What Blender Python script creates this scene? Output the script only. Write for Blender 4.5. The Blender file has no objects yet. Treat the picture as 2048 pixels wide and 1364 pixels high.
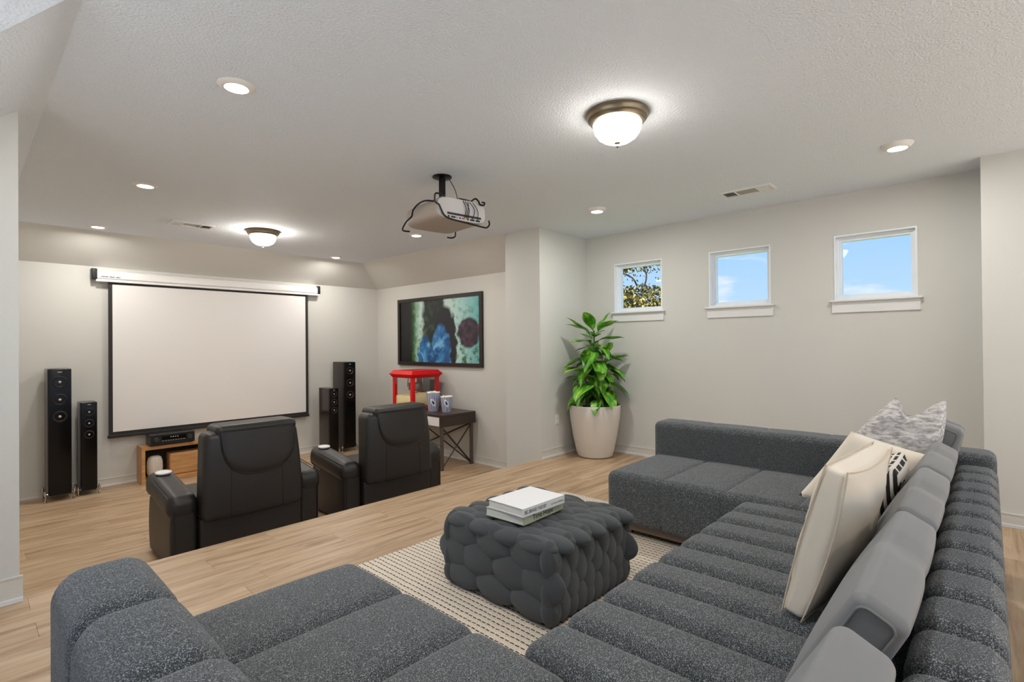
import bpy, math, random
from mathutils import Vector, Matrix, Euler
random.seed(7)
S = bpy.context.scene
COL = S.collection
PI = math.pi

# ------------------------------------------------------------------ camera
F_PX = 1026.47
YAW, PITCH, ROLL = 0.748215, 0.00537437, -0.00857883
CAMH = 1.297
def camera_matrix():
    f = Vector((math.cos(YAW), math.sin(YAW), 0)); r = Vector((math.sin(YAW), -math.cos(YAW), 0)); u = Vector((0, 0, 1))
    f2 = f*math.cos(PITCH) + u*math.sin(PITCH); u2 = -f*math.sin(PITCH) + u*math.cos(PITCH)
    r3 = r*math.cos(ROLL) + u2*math.sin(ROLL); u3 = -r*math.sin(ROLL) + u2*math.cos(ROLL)
    m = Matrix.Identity(4)
    for i in range(3):
        m[i][0] = r3[i]; m[i][1] = u3[i]; m[i][2] = -f2[i]
    m[2][3] = CAMH
    return m
cam_d = bpy.data.cameras.new('camera'); cam = bpy.data.objects.new('camera', cam_d); COL.objects.link(cam)
cam_d.sensor_fit = 'HORIZONTAL'; cam_d.sensor_width = 36; cam_d.lens = 36*F_PX/2048
cam_d.clip_start = 0.02; cam_d.clip_end = 500
cam.matrix_world = camera_matrix(); S.camera = cam

# ------------------------------------------------------------------ view
S.view_settings.view_transform = 'Standard'; S.view_settings.look = 'None'
S.view_settings.gamma = 1; S.view_settings.use_curve_mapping = False
S.view_settings.exposure = 0.62
DISC_W = 9.5           # watts of each ceiling disc light
DOME_L = 15.0          # emission of the frosted bowls
WARM = (1.0, 0.96, 0.91); NEUT = (1.0, 0.985, 0.96)

# ------------------------------------------------------------------ world: blue sky with small clouds
W = bpy.data.worlds.new('sky'); S.world = W; W.use_nodes = True
nt = W.node_tree; nt.nodes.clear()
def N(t, nt_, **k):
    n = nt_.nodes.new(t)
    for a, b in k.items(): setattr(n, a, b)
    return n
tc = N('ShaderNodeTexCoord', nt); sep = N('ShaderNodeSeparateXYZ', nt)
nt.links.new(tc.outputs['Generated'], sep.inputs[0])
rampz = N('ShaderNodeValToRGB', nt); rampz.color_ramp.elements[0].position = 0.0; rampz.color_ramp.elements[0].color = (0.60, 0.80, 1.0, 1)
rampz.color_ramp.elements[1].position = 0.55; rampz.color_ramp.elements[1].color = (0.17, 0.42, 0.95, 1)
e = rampz.color_ramp.elements.new(0.22); e.color = (0.36, 0.63, 1.0, 1)
nt.links.new(sep.outputs[2], rampz.inputs[0])
mp = N('ShaderNodeMapping', nt); mp.inputs['Scale'].default_value = (1, 1, 4.2); mp.inputs['Location'].default_value = (0.4, 0.2, 0.15)
nt.links.new(tc.outputs['Generated'], mp.inputs[0])
nz = N('ShaderNodeTexNoise', nt); nz.inputs['Scale'].default_value = 7; nz.inputs['Detail'].default_value = 5; nz.inputs['Roughness'].default_value = 0.5
nt.links.new(mp.outputs[0], nz.inputs[0])
rc = N('ShaderNodeValToRGB', nt); rc.color_ramp.elements[0].position = 0.57; rc.color_ramp.elements[0].color = (0, 0, 0, 1)
rc.color_ramp.elements[1].position = 0.72; rc.color_ramp.elements[1].color = (1, 1, 1, 1)
nt.links.new(nz.outputs['Fac'], rc.inputs[0])
mx = N('ShaderNodeMixRGB', nt); mx.inputs[2].default_value = (0.97, 0.97, 1.0, 1)
nt.links.new(rc.outputs[0], mx.inputs[0]); nt.links.new(rampz.outputs[0], mx.inputs[1])
bg = N('ShaderNodeBackground', nt); bg.inputs[1].default_value = 0.68
nt.links.new(mx.outputs[0], bg.inputs[0])
wo = N('ShaderNodeOutputWorld', nt); nt.links.new(bg.outputs[0], wo.inputs[0])

# ------------------------------------------------------------------ sun (from behind the house: falls through the rear glazing and on the tree)
sun_d = bpy.data.lights.new('sun', 'SUN'); sun_d.energy = 9.0; sun_d.angle = 0.01; sun_d.color = (1.0, 0.97, 0.93)
sun = bpy.data.objects.new('sun', sun_d); COL.objects.link(sun)
sun.rotation_euler = Vector((0.28, 1.0, -1.15)).to_track_quat('-Z', 'Y').to_euler()

# ------------------------------------------------------------------ materials
def srgb(r, g, b):
    def c(v):
        v /= 255.0
        return v/12.92 if v <= 0.04045 else ((v+0.055)/1.055)**2.4
    return (c(r), c(g), c(b), 1)
MATS = {}
def mat(name, color, rough=0.5, metal=0.0, emis=None, emis_s=0.0, coat=0.0, sheen=0.0, spec=None, bump=None, trans=0.0):
    m = bpy.data.materials.new(name); m.use_nodes = True
    b = m.node_tree.nodes['Principled BSDF']
    b.inputs['Base Color'].default_value = color; b.inputs['Roughness'].default_value = rough; b.inputs['Metallic'].default_value = metal
    if emis: b.inputs['Emission Color'].default_value = emis; b.inputs['Emission Strength'].default_value = emis_s
    if coat: b.inputs['Coat Weight'].default_value = coat; b.inputs['Coat Roughness'].default_value = 0.08
    if sheen: b.inputs['Sheen Weight'].default_value = sheen; b.inputs['Sheen Roughness'].default_value = 0.4
    if spec is not None: b.inputs['Specular IOR Level'].default_value = spec
    if trans: b.inputs['Transmission Weight'].default_value = trans
    if bump:
        t = m.node_tree
        c = N('ShaderNodeTexCoord', t); n = N('ShaderNodeTexNoise', t); bp = N('ShaderNodeBump', t)
        n.inputs['Scale'].default_value = bump[0]; n.inputs['Detail'].default_value = 3
        bp.inputs['Strength'].default_value = bump[1]; bp.inputs['Distance'].default_value = bump[2]
        t.links.new(c.outputs['Object'], n.inputs[0]); t.links.new(n.outputs['Fac'], bp.inputs['Height']); t.links.new(bp.outputs[0], b.inputs['Normal'])
    MATS[name] = m
    return m
def ramp(t, fac, stops):
    r = N('ShaderNodeValToRGB', t); els = r.color_ramp.elements
    els[0].position, els[0].color = stops[0]; els[1].position, els[1].color = stops[-1]
    for p, c in stops[1:-1]:
        x = els.new(p); x.color = c
    if fac is not None: t.links.new(fac, r.inputs[0])
    return r
def mth(t, op, a, b=None, c=None):
    n = N('ShaderNodeMath', t, operation=op)
    for i, v in enumerate((a, b, c)):
        if v is None: continue
        if isinstance(v, (int, float)): n.inputs[i].default_value = v
        else: t.links.new(v, n.inputs[i])
    return n.outputs[0]

mat('wall_paint', srgb(212, 210, 203), 0.75, bump=(260, 0.35, 0.002))
mat('ceiling_paint', srgb(228, 234, 240), 0.85, bump=(85, 0.85, 0.008))
mat('trim_white', srgb(230, 229, 226), 0.4)
mat('trim_cream', srgb(214, 210, 200), 0.45)
mat('vinyl_white', srgb(238, 241, 243), 0.3)
mat('lens_emit', (1, 1, 1, 1), 0.5, emis=(1, 0.97, 0.93, 1), emis_s=9.0)
mat('fixture_white', srgb(235, 230, 222), 0.4)
mat('bronze', srgb(140, 128, 108), 0.35, metal=0.85)
mat('black_metal', srgb(18, 18, 18), 0.35, metal=0.4)
mat('black_plastic', srgb(22, 22, 23), 0.4)
mat('chrome', srgb(200, 195, 190), 0.12, metal=1.0)
mat('projector_shell', srgb(205, 200, 198), 0.45)
mat('projector_side', srgb(168, 155, 142), 0.5)
mat('gloss_black', srgb(12, 10, 9), 0.22, spec=0.3)
mat('speaker_veneer', srgb(42, 29, 22), 0.28, coat=0.25)
mat('cone', srgb(52, 48, 45), 0.4)
mat('dust_cap', srgb(215, 195, 182), 0.35)
mat('screen_fabric', srgb(236, 232, 229), 0.8)
mat('screen_border', srgb(40, 37, 36), 0.7)
mat('screen_case', srgb(238, 235, 232), 0.4)
mat('leather', srgb(38, 34, 31), 0.42, bump=(220, 0.25, 0.002))
mat('leather_seam', srgb(20, 18, 17), 0.5)
mat('ceramic', srgb(222, 212, 200), 0.32)
mat('soil', srgb(40, 32, 26), 0.9, bump=(60, 1.0, 0.01))
mat('desk_espresso', srgb(58, 45, 38), 0.32)
mat('desk_metal', srgb(104, 97, 92), 0.35, metal=0.6)
mat('drawer_white', srgb(232, 230, 228), 0.4)
mat('red_paint', srgb(222, 14, 16), 0.3)
mat('steel', srgb(175, 172, 168), 0.25, metal=0.9)
mat('popcorn', srgb(238, 222, 165), 0.8)
mat('popcorn_white', srgb(246, 240, 226), 0.8)
mat('paper_white', srgb(240, 240, 238), 0.55)
mat('paper_pages', srgb(228, 224, 214), 0.8)
mat('book_cover', srgb(238, 238, 238), 0.5)
mat('book_green', srgb(176, 182, 158), 0.55)
mat('ink', srgb(28, 28, 30), 0.7)
mat('ink_grey', srgb(130, 130, 128), 0.7)
mat('cushion_gray', srgb(112, 112, 112), 0.55, sheen=0.25, bump=(900, 0.1, 0.0005))
mat('cream_leather', srgb(226, 214, 196), 0.5, bump=(40, 0.12, 0.004))
mat('piping_tan', srgb(204, 190, 168), 0.6)
mat('plinth', srgb(122, 104, 92), 0.4, metal=0.3)
mat('outlet', srgb(225, 222, 214), 0.4)
mat('vent_dark', srgb(48, 52, 50), 0.8)
mat('vent_mesh', srgb(176, 170, 158), 0.7)
mat('bark', srgb(62, 48, 34), 0.9)
mat('bounce_concrete', srgb(205, 205, 203), 0.9)
mat('lawn', srgb(96, 120, 62), 0.95)
mat('jack_red', srgb(210, 40, 30), 0.4); mat('jack_yellow', srgb(225, 190, 40), 0.4); mat('jack_blue', srgb(60, 80, 190), 0.4)
mat('panel_text', srgb(190, 190, 186), 0.5)
mat('amp_body', srgb(24, 23, 23), 0.35)

# thin glass
def glass(name, tint=(1, 1, 1, 1), refl=0.08):
    m = bpy.data.materials.new(name); m.use_nodes = True; t = m.node_tree; t.nodes.clear()
    o = N('ShaderNodeOutputMaterial', t); mixs = N('ShaderNodeMixShader', t); tr = N('ShaderNodeBsdfTransparent', t); gl = N('ShaderNodeBsdfGlossy', t)
    tr.inputs[0].default_value = tint; gl.inputs['Roughness'].default_value = 0.02; mixs.inputs[0].default_value = refl
    t.links.new(tr.outputs[0], mixs.inputs[1]); t.links.new(gl.outputs[0], mixs.inputs[2]); t.links.new(mixs.outputs[0], o.inputs[0])
    MATS[name] = m
glass('window_glass', (0.97, 0.99, 1, 1), 0.012); glass('case_glass', (0.97, 0.97, 0.97, 1), 0.06)

# frosted lamp bowl (gives off light)
def bowl(name, strength):
    m = bpy.data.materials.new(name); m.use_nodes = True
    b = m.node_tree.nodes['Principled BSDF']; b.inputs['Base Color'].default_value = srgb(250, 240, 228); b.inputs['Roughness'].default_value = 0.3
    b.inputs['Emission Color'].default_value = (1.0, 0.93, 0.84, 1); b.inputs['Emission Strength'].default_value = strength
    MATS[name] = m
bowl('bowl_glass', DOME_L); bowl('bowl_glass_theater', DOME_L*2.7)

# wood planks (grain runs along local X), tone varies by piece
def wood(name, stops, streak, rough=0.42, sx=1.0, vary=0.35, vert=False):
    m = bpy.data.materials.new(name); m.use_nodes = True; t = m.node_tree; b = t.nodes['Principled BSDF']
    c = N('ShaderNodeTexCoord', t); oi = N('ShaderNodeObjectInfo', t)
    off = N('ShaderNodeVectorMath', t, operation='MULTIPLY_ADD')
    cmb = N('ShaderNodeCombineXYZ', t)
    for i in range(3): t.links.new(oi.outputs['Random'], cmb.inputs[i])
    off.inputs[1].default_value = (37, 53, 19)
    t.links.new(cmb.outputs[0], off.inputs[0]); t.links.new(c.outputs['Object'], off.inputs[2])
    mp = N('ShaderNodeMapping', t); mp.inputs['Scale'].default_value = (1.0*sx, 11*sx, 11*sx); t.links.new(off.outputs[0], mp.inputs[0])
    n1 = N('ShaderNodeTexNoise', t); n1.inputs['Scale'].default_value = 1.6; n1.inputs['Detail'].default_value = 6; n1.inputs['Roughness'].default_value = 0.62; n1.inputs['Distortion'].default_value = 0.6
    t.links.new(mp.outputs[0], n1.inputs[0])
    mp2 = N('ShaderNodeMapping', t); mp2.inputs['Scale'].default_value = (2.2*sx, 70*sx, 70*sx); t.links.new(off.outputs[0], mp2.inputs[0])
    n2 = N('ShaderNodeTexNoise', t); n2.inputs['Scale'].default_value = 1.5; n2.inputs['Detail'].default_value = 3; t.links.new(mp2.outputs[0], n2.inputs[0])
    fac = mth(t, 'ADD', mth(t, 'MULTIPLY', n1.outputs['Fac'], 0.78), mth(t, 'MULTIPLY', n2.outputs['Fac'], 0.22))
    r = ramp(t, fac, stops)
    # dark cracks and knots
    mp3 = N('ShaderNodeMapping', t); mp3.inputs['Scale'].default_value = (1.3*sx, 13*sx, 13*sx); t.links.new(off.outputs[0], mp3.inputs[0])
    n3 = N('ShaderNodeTexNoise', t); n3.inputs['Scale'].default_value = 1.1; n3.inputs['Detail'].default_value = 4; n3.inputs['Distortion'].default_value = 1.5; t.links.new(mp3.outputs[0], n3.inputs[0])
    r3 = ramp(t, n3.outputs['Fac'], [(0.66, (0, 0, 0, 1)), (0.78, (1, 1, 1, 1))])
    mx = N('ShaderNodeMixRGB', t); mx.inputs[2].default_value = streak
    f3 = mth(t, 'MULTIPLY', r3.outputs[0], 0.75); t.links.new(f3, mx.inputs[0]); t.links.new(r.outputs[0], mx.inputs[1])
    hs = N('ShaderNodeHueSaturation', t); v = mth(t, 'MULTIPLY_ADD', oi.outputs['Random'], vary, 1-vary/2)
    t.links.new(v, hs.inputs['Value']); t.links.new(mx.outputs[0], hs.inputs['Color'])
    t.links.new(hs.outputs[0], b.inputs['Base Color']); b.inputs['Roughness'].default_value = rough
    bp = N('ShaderNodeBump', t); bp.inputs['Strength'].default_value = 0.12; bp.inputs['Distance'].default_value = 0.002
    t.links.new(n2.outputs['Fac'], bp.inputs['Height']); t.links.new(bp.outputs[0], b.inputs['Normal'])
    MATS[name] = m
wood('oak_plank', [(0.30, srgb(138, 108, 80)), (0.44, srgb(172, 142, 110)), (0.55, srgb(190, 162, 130)), (0.72, srgb(206, 182, 152))], srgb(92, 66, 46), vary=0.13)
wood('oak_unit', [(0.30, srgb(160, 112, 66)), (0.5, srgb(198, 148, 96)), (0.7, srgb(214, 168, 118))], srgb(130, 86, 48), sx=2.0, vary=0.1)

# boucle upholstery: dark grey with pale flecks
def boucle(name, base, fleck, scale, amount=0.56):
    m = bpy.data.materials.new(name); m.use_nodes = True; t = m.node_tree; b = t.nodes['Principled BSDF']
    c = N('ShaderNodeTexCoord', t)
    n = N('ShaderNodeTexNoise', t); n.inputs['Scale'].default_value = scale; n.inputs['Detail'].default_value = 2; n.inputs['Roughness'].default_value = 0.6
    t.links.new(c.outputs['Object'], n.inputs[0])
    r = ramp(t, n.outputs['Fac'], [(0.36, base[0]), (0.5, base[1]), (amount, base[1]), (amount+0.10, fleck)])
    nb = N('ShaderNodeTexNoise', t); nb.inputs['Scale'].default_value = scale*0.42; nb.inputs['Detail'].default_value = 1; t.links.new(c.outputs['Object'], nb.inputs[0])
    rb = ramp(t, nb.outputs['Fac'], [(0.60, (0, 0, 0, 1)), (0.72, (1, 1, 1, 1))]); mxb = N('ShaderNodeMixRGB', t)
    t.links.new(mth(t, 'MULTIPLY', rb.outputs[0], 0.42), mxb.inputs[0]); t.links.new(r.outputs[0], mxb.inputs[1]); mxb.inputs[2].default_value = fleck
    t.links.new(mxb.outputs[0], b.inputs['Base Color']); b.inputs['Roughness'].default_value = 0.95; b.inputs['Specular IOR Level'].default_value = 0.15
    b.inputs['Sheen Weight'].default_value = 0.22; b.inputs['Sheen Roughness'].default_value = 0.45
    bp = N('ShaderNodeBump', t); bp.inputs['Strength'].default_value = 0.5; bp.inputs['Distance'].default_value = 0.003
    t.links.new(n.outputs['Fac'], bp.inputs['Height']); t.links.new(bp.outputs[0], b.inputs['Normal'])
    MATS[name] = m
boucle('boucle', (srgb(42, 45, 47), srgb(74, 78, 80)), srgb(168, 170, 170), 360)
boucle('velvet', (srgb(50, 53, 55), srgb(78, 81, 83)), srgb(132, 135, 136), 420, 0.6)

# rug: cream ribs with dark dashed stitches
def rug():
    m = bpy.data.materials.new('rug_weave'); m.use_nodes = True; t = m.node_tree; b = t.nodes['Principled BSDF']
    c = N('ShaderNodeTexCoord', t); s = N('ShaderNodeSeparateXYZ', t); t.links.new(c.outputs['Object'], s.inputs[0])
    nz = N('ShaderNodeTexNoise', t); nz.inputs['Scale'].default_value = 22; t.links.new(c.outputs['Object'], nz.inputs[0])
    xw = mth(t, 'ADD', s.outputs[0], mth(t, 'MULTIPLY', nz.outputs['Fac'], 0.012))
    px = mth(t, 'PINGPONG', mth(t, 'DIVIDE', xw, 0.034), 0.5)
    py = mth(t, 'PINGPONG', mth(t, 'DIVIDE', s.outputs[1], 0.030), 0.5)
    line = mth(t, 'LESS_THAN', px, 0.10)
    dash = mth(t, 'GREATER_THAN', py, 0.13)
    k = mth(t, 'MULTIPLY', line, dash)
    n2 = N('ShaderNodeTexNoise', t); n2.inputs['Scale'].default_value = 160; t.links.new(c.outputs['Object'], n2.inputs[0])
    r = ramp(t, n2.outputs['Fac'], [(0.3, srgb(196, 180, 158)), (0.6, srgb(232, 222, 206))])
    mx = N('ShaderNodeMixRGB', t); t.links.new(k, mx.inputs[0]); t.links.new(r.outputs[0], mx.inputs[1]); mx.inputs[2].default_value = srgb(74, 58, 48)
    t.links.new(mx.outputs[0], b.inputs['Base Color']); b.inputs['Roughness'].default_value = 0.95
    bp = N('ShaderNodeBump', t); bp.inputs['Strength'].default_value = 0.9; bp.inputs['Distance'].default_value = 0.006
    h = mth(t, 'ADD', mth(t, 'SQRT', px), mth(t, 'MULTIPLY', n2.outputs['Fac'], 0.35)); t.links.new(h, bp.inputs['Height']); t.links.new(bp.outputs[0], b.inputs['Normal'])
    MATS['rug_weave'] = m
rug()

# variegated leaf (leaf length runs along local X)
def leafmat():
    m = bpy.data.materials.new('leaf'); m.use_nodes = True; t = m.node_tree; b = t.nodes['Principled BSDF']
    c = N('ShaderNodeTexCoord', t); oi = N('ShaderNodeObjectInfo', t); s = N('ShaderNodeSeparateXYZ', t); t.links.new(c.outputs['Object'], s.inputs[0])
    mp = N('ShaderNodeMapping', t); mp.inputs['Scale'].default_value = (9, 26, 4); t.links.new(c.outputs['Object'], mp.inputs[0])
    n = N('ShaderNodeTexNoise', t); n.noise_dimensions = '4D'; n.inputs['Scale'].default_value = 1.0; n.inputs['Detail'].default_value = 3
    t.links.new(mp.outputs[0], n.inputs[0]); t.links.new(mth(t, 'MULTIPLY', oi.outputs['Random'], 40), n.inputs['W'])
    r = ramp(t, n.outputs['Fac'], [(0.33, srgb(44, 98, 24)), (0.49, srgb(80, 150, 38)), (0.60, srgb(130, 190, 56)), (0.72, srgb(204, 220, 104))])
    rib = mth(t, 'LESS_THAN', mth(t, 'ABSOLUTE', s.outputs[1]), 0.0022)
    mx = N('ShaderNodeMixRGB', t); t.links.new(mth(t, 'MULTIPLY', rib, 0.6), mx.inputs[0]); t.links.new(r.outputs[0], mx.inputs[1]); mx.inputs[2].default_value = srgb(170, 204, 96)
    t.links.new(mx.outputs[0], b.inputs['Base Color']); b.inputs['Roughness'].default_value = 0.35
    MATS['leaf'] = m
leafmat()
mat('stem_green', srgb(86, 112, 48), 0.6)

# oak foliage outside
def foliage():
    m = bpy.data.materials.new('oak_leaves'); m.use_nodes = True; t = m.node_tree; b = t.nodes['Principled BSDF']
    c = N('ShaderNodeTexCoord', t); n = N('ShaderNodeTexNoise', t); n.inputs['Scale'].default_value = 6; n.inputs['Detail'].default_value = 2
    t.links.new(c.outputs['Object'], n.inputs[0])
    r = ramp(t, n.outputs['Fac'], [(0.35, srgb(34, 32, 12)), (0.5, srgb(112, 100, 36)), (0.68, srgb(186, 168, 84))])
    t.links.new(r.outputs[0], b.inputs['Base Color']); b.inputs['Roughness'].default_value = 0.7
    MATS['oak_leaves'] = m
foliage()

# framed print: soft abstract patches (dark trunk, green band, pale mist, blue forms, maroon disc)
def printmat(w, h):
    m = bpy.data.materials.new('art_print'); m.use_nodes = True; t = m.node_tree; b = t.nodes['Principled BSDF']
    c = N('ShaderNodeTexCoord', t); s = N('ShaderNodeSeparateXYZ', t); t.links.new(c.outputs['Object'], s.inputs[0])
    u = mth(t, 'ADD', mth(t, 'DIVIDE', s.outputs[0], w), 0.5); v = mth(t, 'ADD', mth(t, 'DIVIDE', s.outputs[1], h), 0.5)
    n = N('ShaderNodeTexNoise', t); n.inputs['Scale'].default_value = 7; n.inputs['Detail'].default_value = 4; t.links.new(c.outputs['Object'], n.inputs[0])
    wob = mth(t, 'MULTIPLY_ADD', n.outputs['Fac'], 0.10, -0.05)
    uw = mth(t, 'ADD', u, wob)
    bgc = ramp(t, uw, [(0.0, srgb(4, 4, 8)), (0.15, srgb(5, 7, 10)), (0.19, srgb(30, 80, 34)), (0.235, srgb(150, 190, 165)), (0.30, srgb(196, 222, 212)), (0.345, srgb(30, 32, 36)), (0.46, srgb(26, 30, 34)), (0.58, srgb(24, 28, 32)), (0.61, srgb(206, 228, 220)), (0.82, srgb(160, 205, 200)), (1.0, srgb(96, 170, 172))])
    bgc.color_ramp.interpolation = 'LINEAR'
    n2 = N('ShaderNodeTexNoise', t); n2.inputs['Scale'].default_value = 9; n2.inputs['Detail'].default_value = 3; t.links.new(c.outputs['Object'], n2.inputs[0])
    gf = mth(t, 'MULTIPLY', ramp(t, n2.outputs['Fac'], [(0.5, (0, 0, 0, 1)), (0.62, (1, 1, 1, 1))]).outputs[0], mth(t, 'GREATER_THAN', u, 0.17))
    gf = mth(t, 'MULTIPLY', gf, mth(t, 'SUBTRACT', 1.0, mth(t, 'MULTIPLY', v, 0.75)))
    def mix(fac, a, col):
        x = N('ShaderNodeMixRGB', t); t.links.new(fac, x.inputs[0]); t.links.new(a, x.inputs[1])
        if isinstance(col, tuple): x.inputs[2].default_value = col
        else: t.links.new(col, x.inputs[2])
        return x.outputs[0]
    cur = mix(gf, bgc.outputs[0], srgb(52, 104, 52))
    def ell(cx, cy, rx, ry, soft):
        a = mth(t, 'POWER', mth(t, 'ABSOLUTE', mth(t, 'DIVIDE', mth(t, 'SUBTRACT', uw, cx), rx)), 2.0)
        d = mth(t, 'POWER', mth(t, 'ABSOLUTE', mth(t, 'DIVIDE', mth(t, 'SUBTRACT', v, cy), ry)), 2.0)
        q = mth(t, 'ADD', a, d)
        return ramp(t, q, [(1-soft, (1, 1, 1, 1)), (1.0, (0, 0, 0, 1))]).outputs[0]
    wv = N('ShaderNodeTexNoise', t); wv.inputs['Scale'].default_value = 4.5; wv.inputs['Detail'].default_value = 2; wv.inputs['Distortion'].default_value = 1.2; t.links.new(c.outputs['Object'], wv.inputs[0])
    blue = ramp(t, wv.outputs['Fac'], [(0.36, srgb(20, 74, 128)), (0.5, srgb(44, 124, 184)), (0.64, srgb(120, 184, 222))]).outputs[0]
    cur = mix(ell(0.60, 0.30, 0.15, 0.62, 0.2), cur, srgb(22, 24, 30))
    cur = mix(ell(0.55, 0.12, 0.13, 0.52, 0.25), cur, blue)
    cur = mix(ell(0.34, 0.05, 0.10, 0.40, 0.25), cur, blue)
    mar = ramp(t, n2.outputs['Fac'], [(0.4, srgb(34, 32, 42)), (0.6, srgb(74, 52, 66)), (0.72, srgb(150, 72, 92))]).outputs[0]
    cur = mix(ell(0.88, 0.46, 0.135, 0.25, 0.3), cur, mar)
    t.links.new(cur, b.inputs['Base Color']); b.inputs['Roughness'].default_value = 0.35
    MATS['art_print'] = m

# striped paper cup (flat print): blue/white stripes and a small pale badge with a blue mark, facing -X/-Y corner
def cupmat():
    m = bpy.data.materials.new('cup_print'); m.use_nodes = True; t = m.node_tree; b = t.nodes['Principled BSDF']
    c = N('ShaderNodeTexCoord', t); s = N('ShaderNodeSeparateXYZ', t); t.links.new(c.outputs['Object'], s.inputs[0])
    ang = mth(t, 'ARCTAN2', s.outputs[1], s.outputs[0])
    st = mth(t, 'PINGPONG', mth(t, 'MULTIPLY', ang, 11/PI), 0.5)
    k = mth(t, 'GREATER_THAN', st, 0.26)
    mx = N('ShaderNodeMixRGB', t); t.links.new(k, mx.inputs[0]); mx.inputs[1].default_value = srgb(240, 242, 248); mx.inputs[2].default_value = srgb(48, 76, 150)
    # badge
    da = mth(t, 'SUBTRACT', ang, -2.95 + 0.55); dz = mth(t, 'SUBTRACT', s.outputs[2], 0.125)
    tilt = mth(t, 'ADD', dz, mth(t, 'MULTIPLY', da, 0.06))
    q = mth(t, 'ADD', mth(t, 'POWER', mth(t, 'ABSOLUTE', mth(t, 'DIVIDE', da, 0.52)), 2.0), mth(t, 'POWER', mth(t, 'ABSOLUTE', mth(t, 'DIVIDE', tilt, 0.045)), 2.0))
    mx2 = N('ShaderNodeMixRGB', t); t.links.new(mth(t, 'LESS_THAN', q, 1.0), mx2.inputs[0]); t.links.new(mx.outputs[0], mx2.inputs[1]); mx2.inputs[2].default_value = srgb(240, 242, 248)
    q2 = mth(t, 'ADD', mth(t, 'ABSOLUTE', mth(t, 'DIVIDE', da, 0.26)), mth(t, 'ABSOLUTE', mth(t, 'DIVIDE', tilt, 0.026)))
    mx3 = N('ShaderNodeMixRGB', t); t.links.new(mth(t, 'LESS_THAN', q2, 1.0), mx3.inputs[0]); t.links.new(mx2.outputs[0], mx3.inputs[1]); mx3.inputs[2].default_value = srgb(24, 40, 120)
    t.links.new(mx3.outputs[0], b.inputs['Base Color']); b.inputs['Roughness'].default_value = 0.45
    MATS['cup_print'] = m
cupmat()

def streaked(name, a, bcol, ccol, sc):
    m = bpy.data.materials.new(name); m.use_nodes = True; t = m.node_tree; b = t.nodes['Principled BSDF']
    c = N('ShaderNodeTexCoord', t); mp = N('ShaderNodeMapping', t); mp.inputs['Scale'].default_value = sc; t.links.new(c.outputs['Object'], mp.inputs[0])
    n = N('ShaderNodeTexNoise', t); n.inputs['Scale'].default_value = 1; n.inputs['Detail'].default_value = 6; n.inputs['Roughness'].default_value = 0.7; t.links.new(mp.outputs[0], n.inputs[0])
    r = ramp(t, n.outputs['Fac'], [(0.38, a), (0.5, bcol), (0.6, ccol)])
    t.links.new(r.outputs[0], b.inputs['Base Color']); b.inputs['Roughness'].default_value = 0.9
    bp = N('ShaderNodeBump', t); bp.inputs['Strength'].default_value = 0.4; bp.inputs['Distance'].default_value = 0.004
    t.links.new(n.outputs['Fac'], bp.inputs['Height']); t.links.new(bp.outputs[0], b.inputs['Normal'])
    MATS[name] = m
streaked('woven_gray', srgb(150, 144, 142), srgb(196, 191, 188), srgb(226, 222, 218), (60, 18, 60))
def bandmat():
    m = bpy.data.materials.new('band_weave'); m.use_nodes = True; t = m.node_tree; b = t.nodes['Principled BSDF']
    c = N('ShaderNodeTexCoord', t); s = N('ShaderNodeSeparateXYZ', t); t.links.new(c.outputs['Object'], s.inputs[0])
    k = mth(t, 'GREATER_THAN', mth(t, 'PINGPONG', mth(t, 'DIVIDE', s.outputs[1], 0.022), 0.5), 0.22)
    k2 = mth(t, 'GREATER_THAN', mth(t, 'PINGPONG', mth(t, 'DIVIDE', s.outputs[0], 0.11), 0.5), 0.12)
    mx = N('ShaderNodeMixRGB', t); t.links.new(mth(t, 'MULTIPLY', k, k2), mx.inputs[0]); mx.inputs[1].default_value = srgb(228, 220, 208); mx.inputs[2].default_value = srgb(36, 33, 32)
    t.links.new(mx.outputs[0], b.inputs['Base Color']); b.inputs['Roughness'].default_value = 0.9
    MATS['band_weave'] = m
bandmat()

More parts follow.
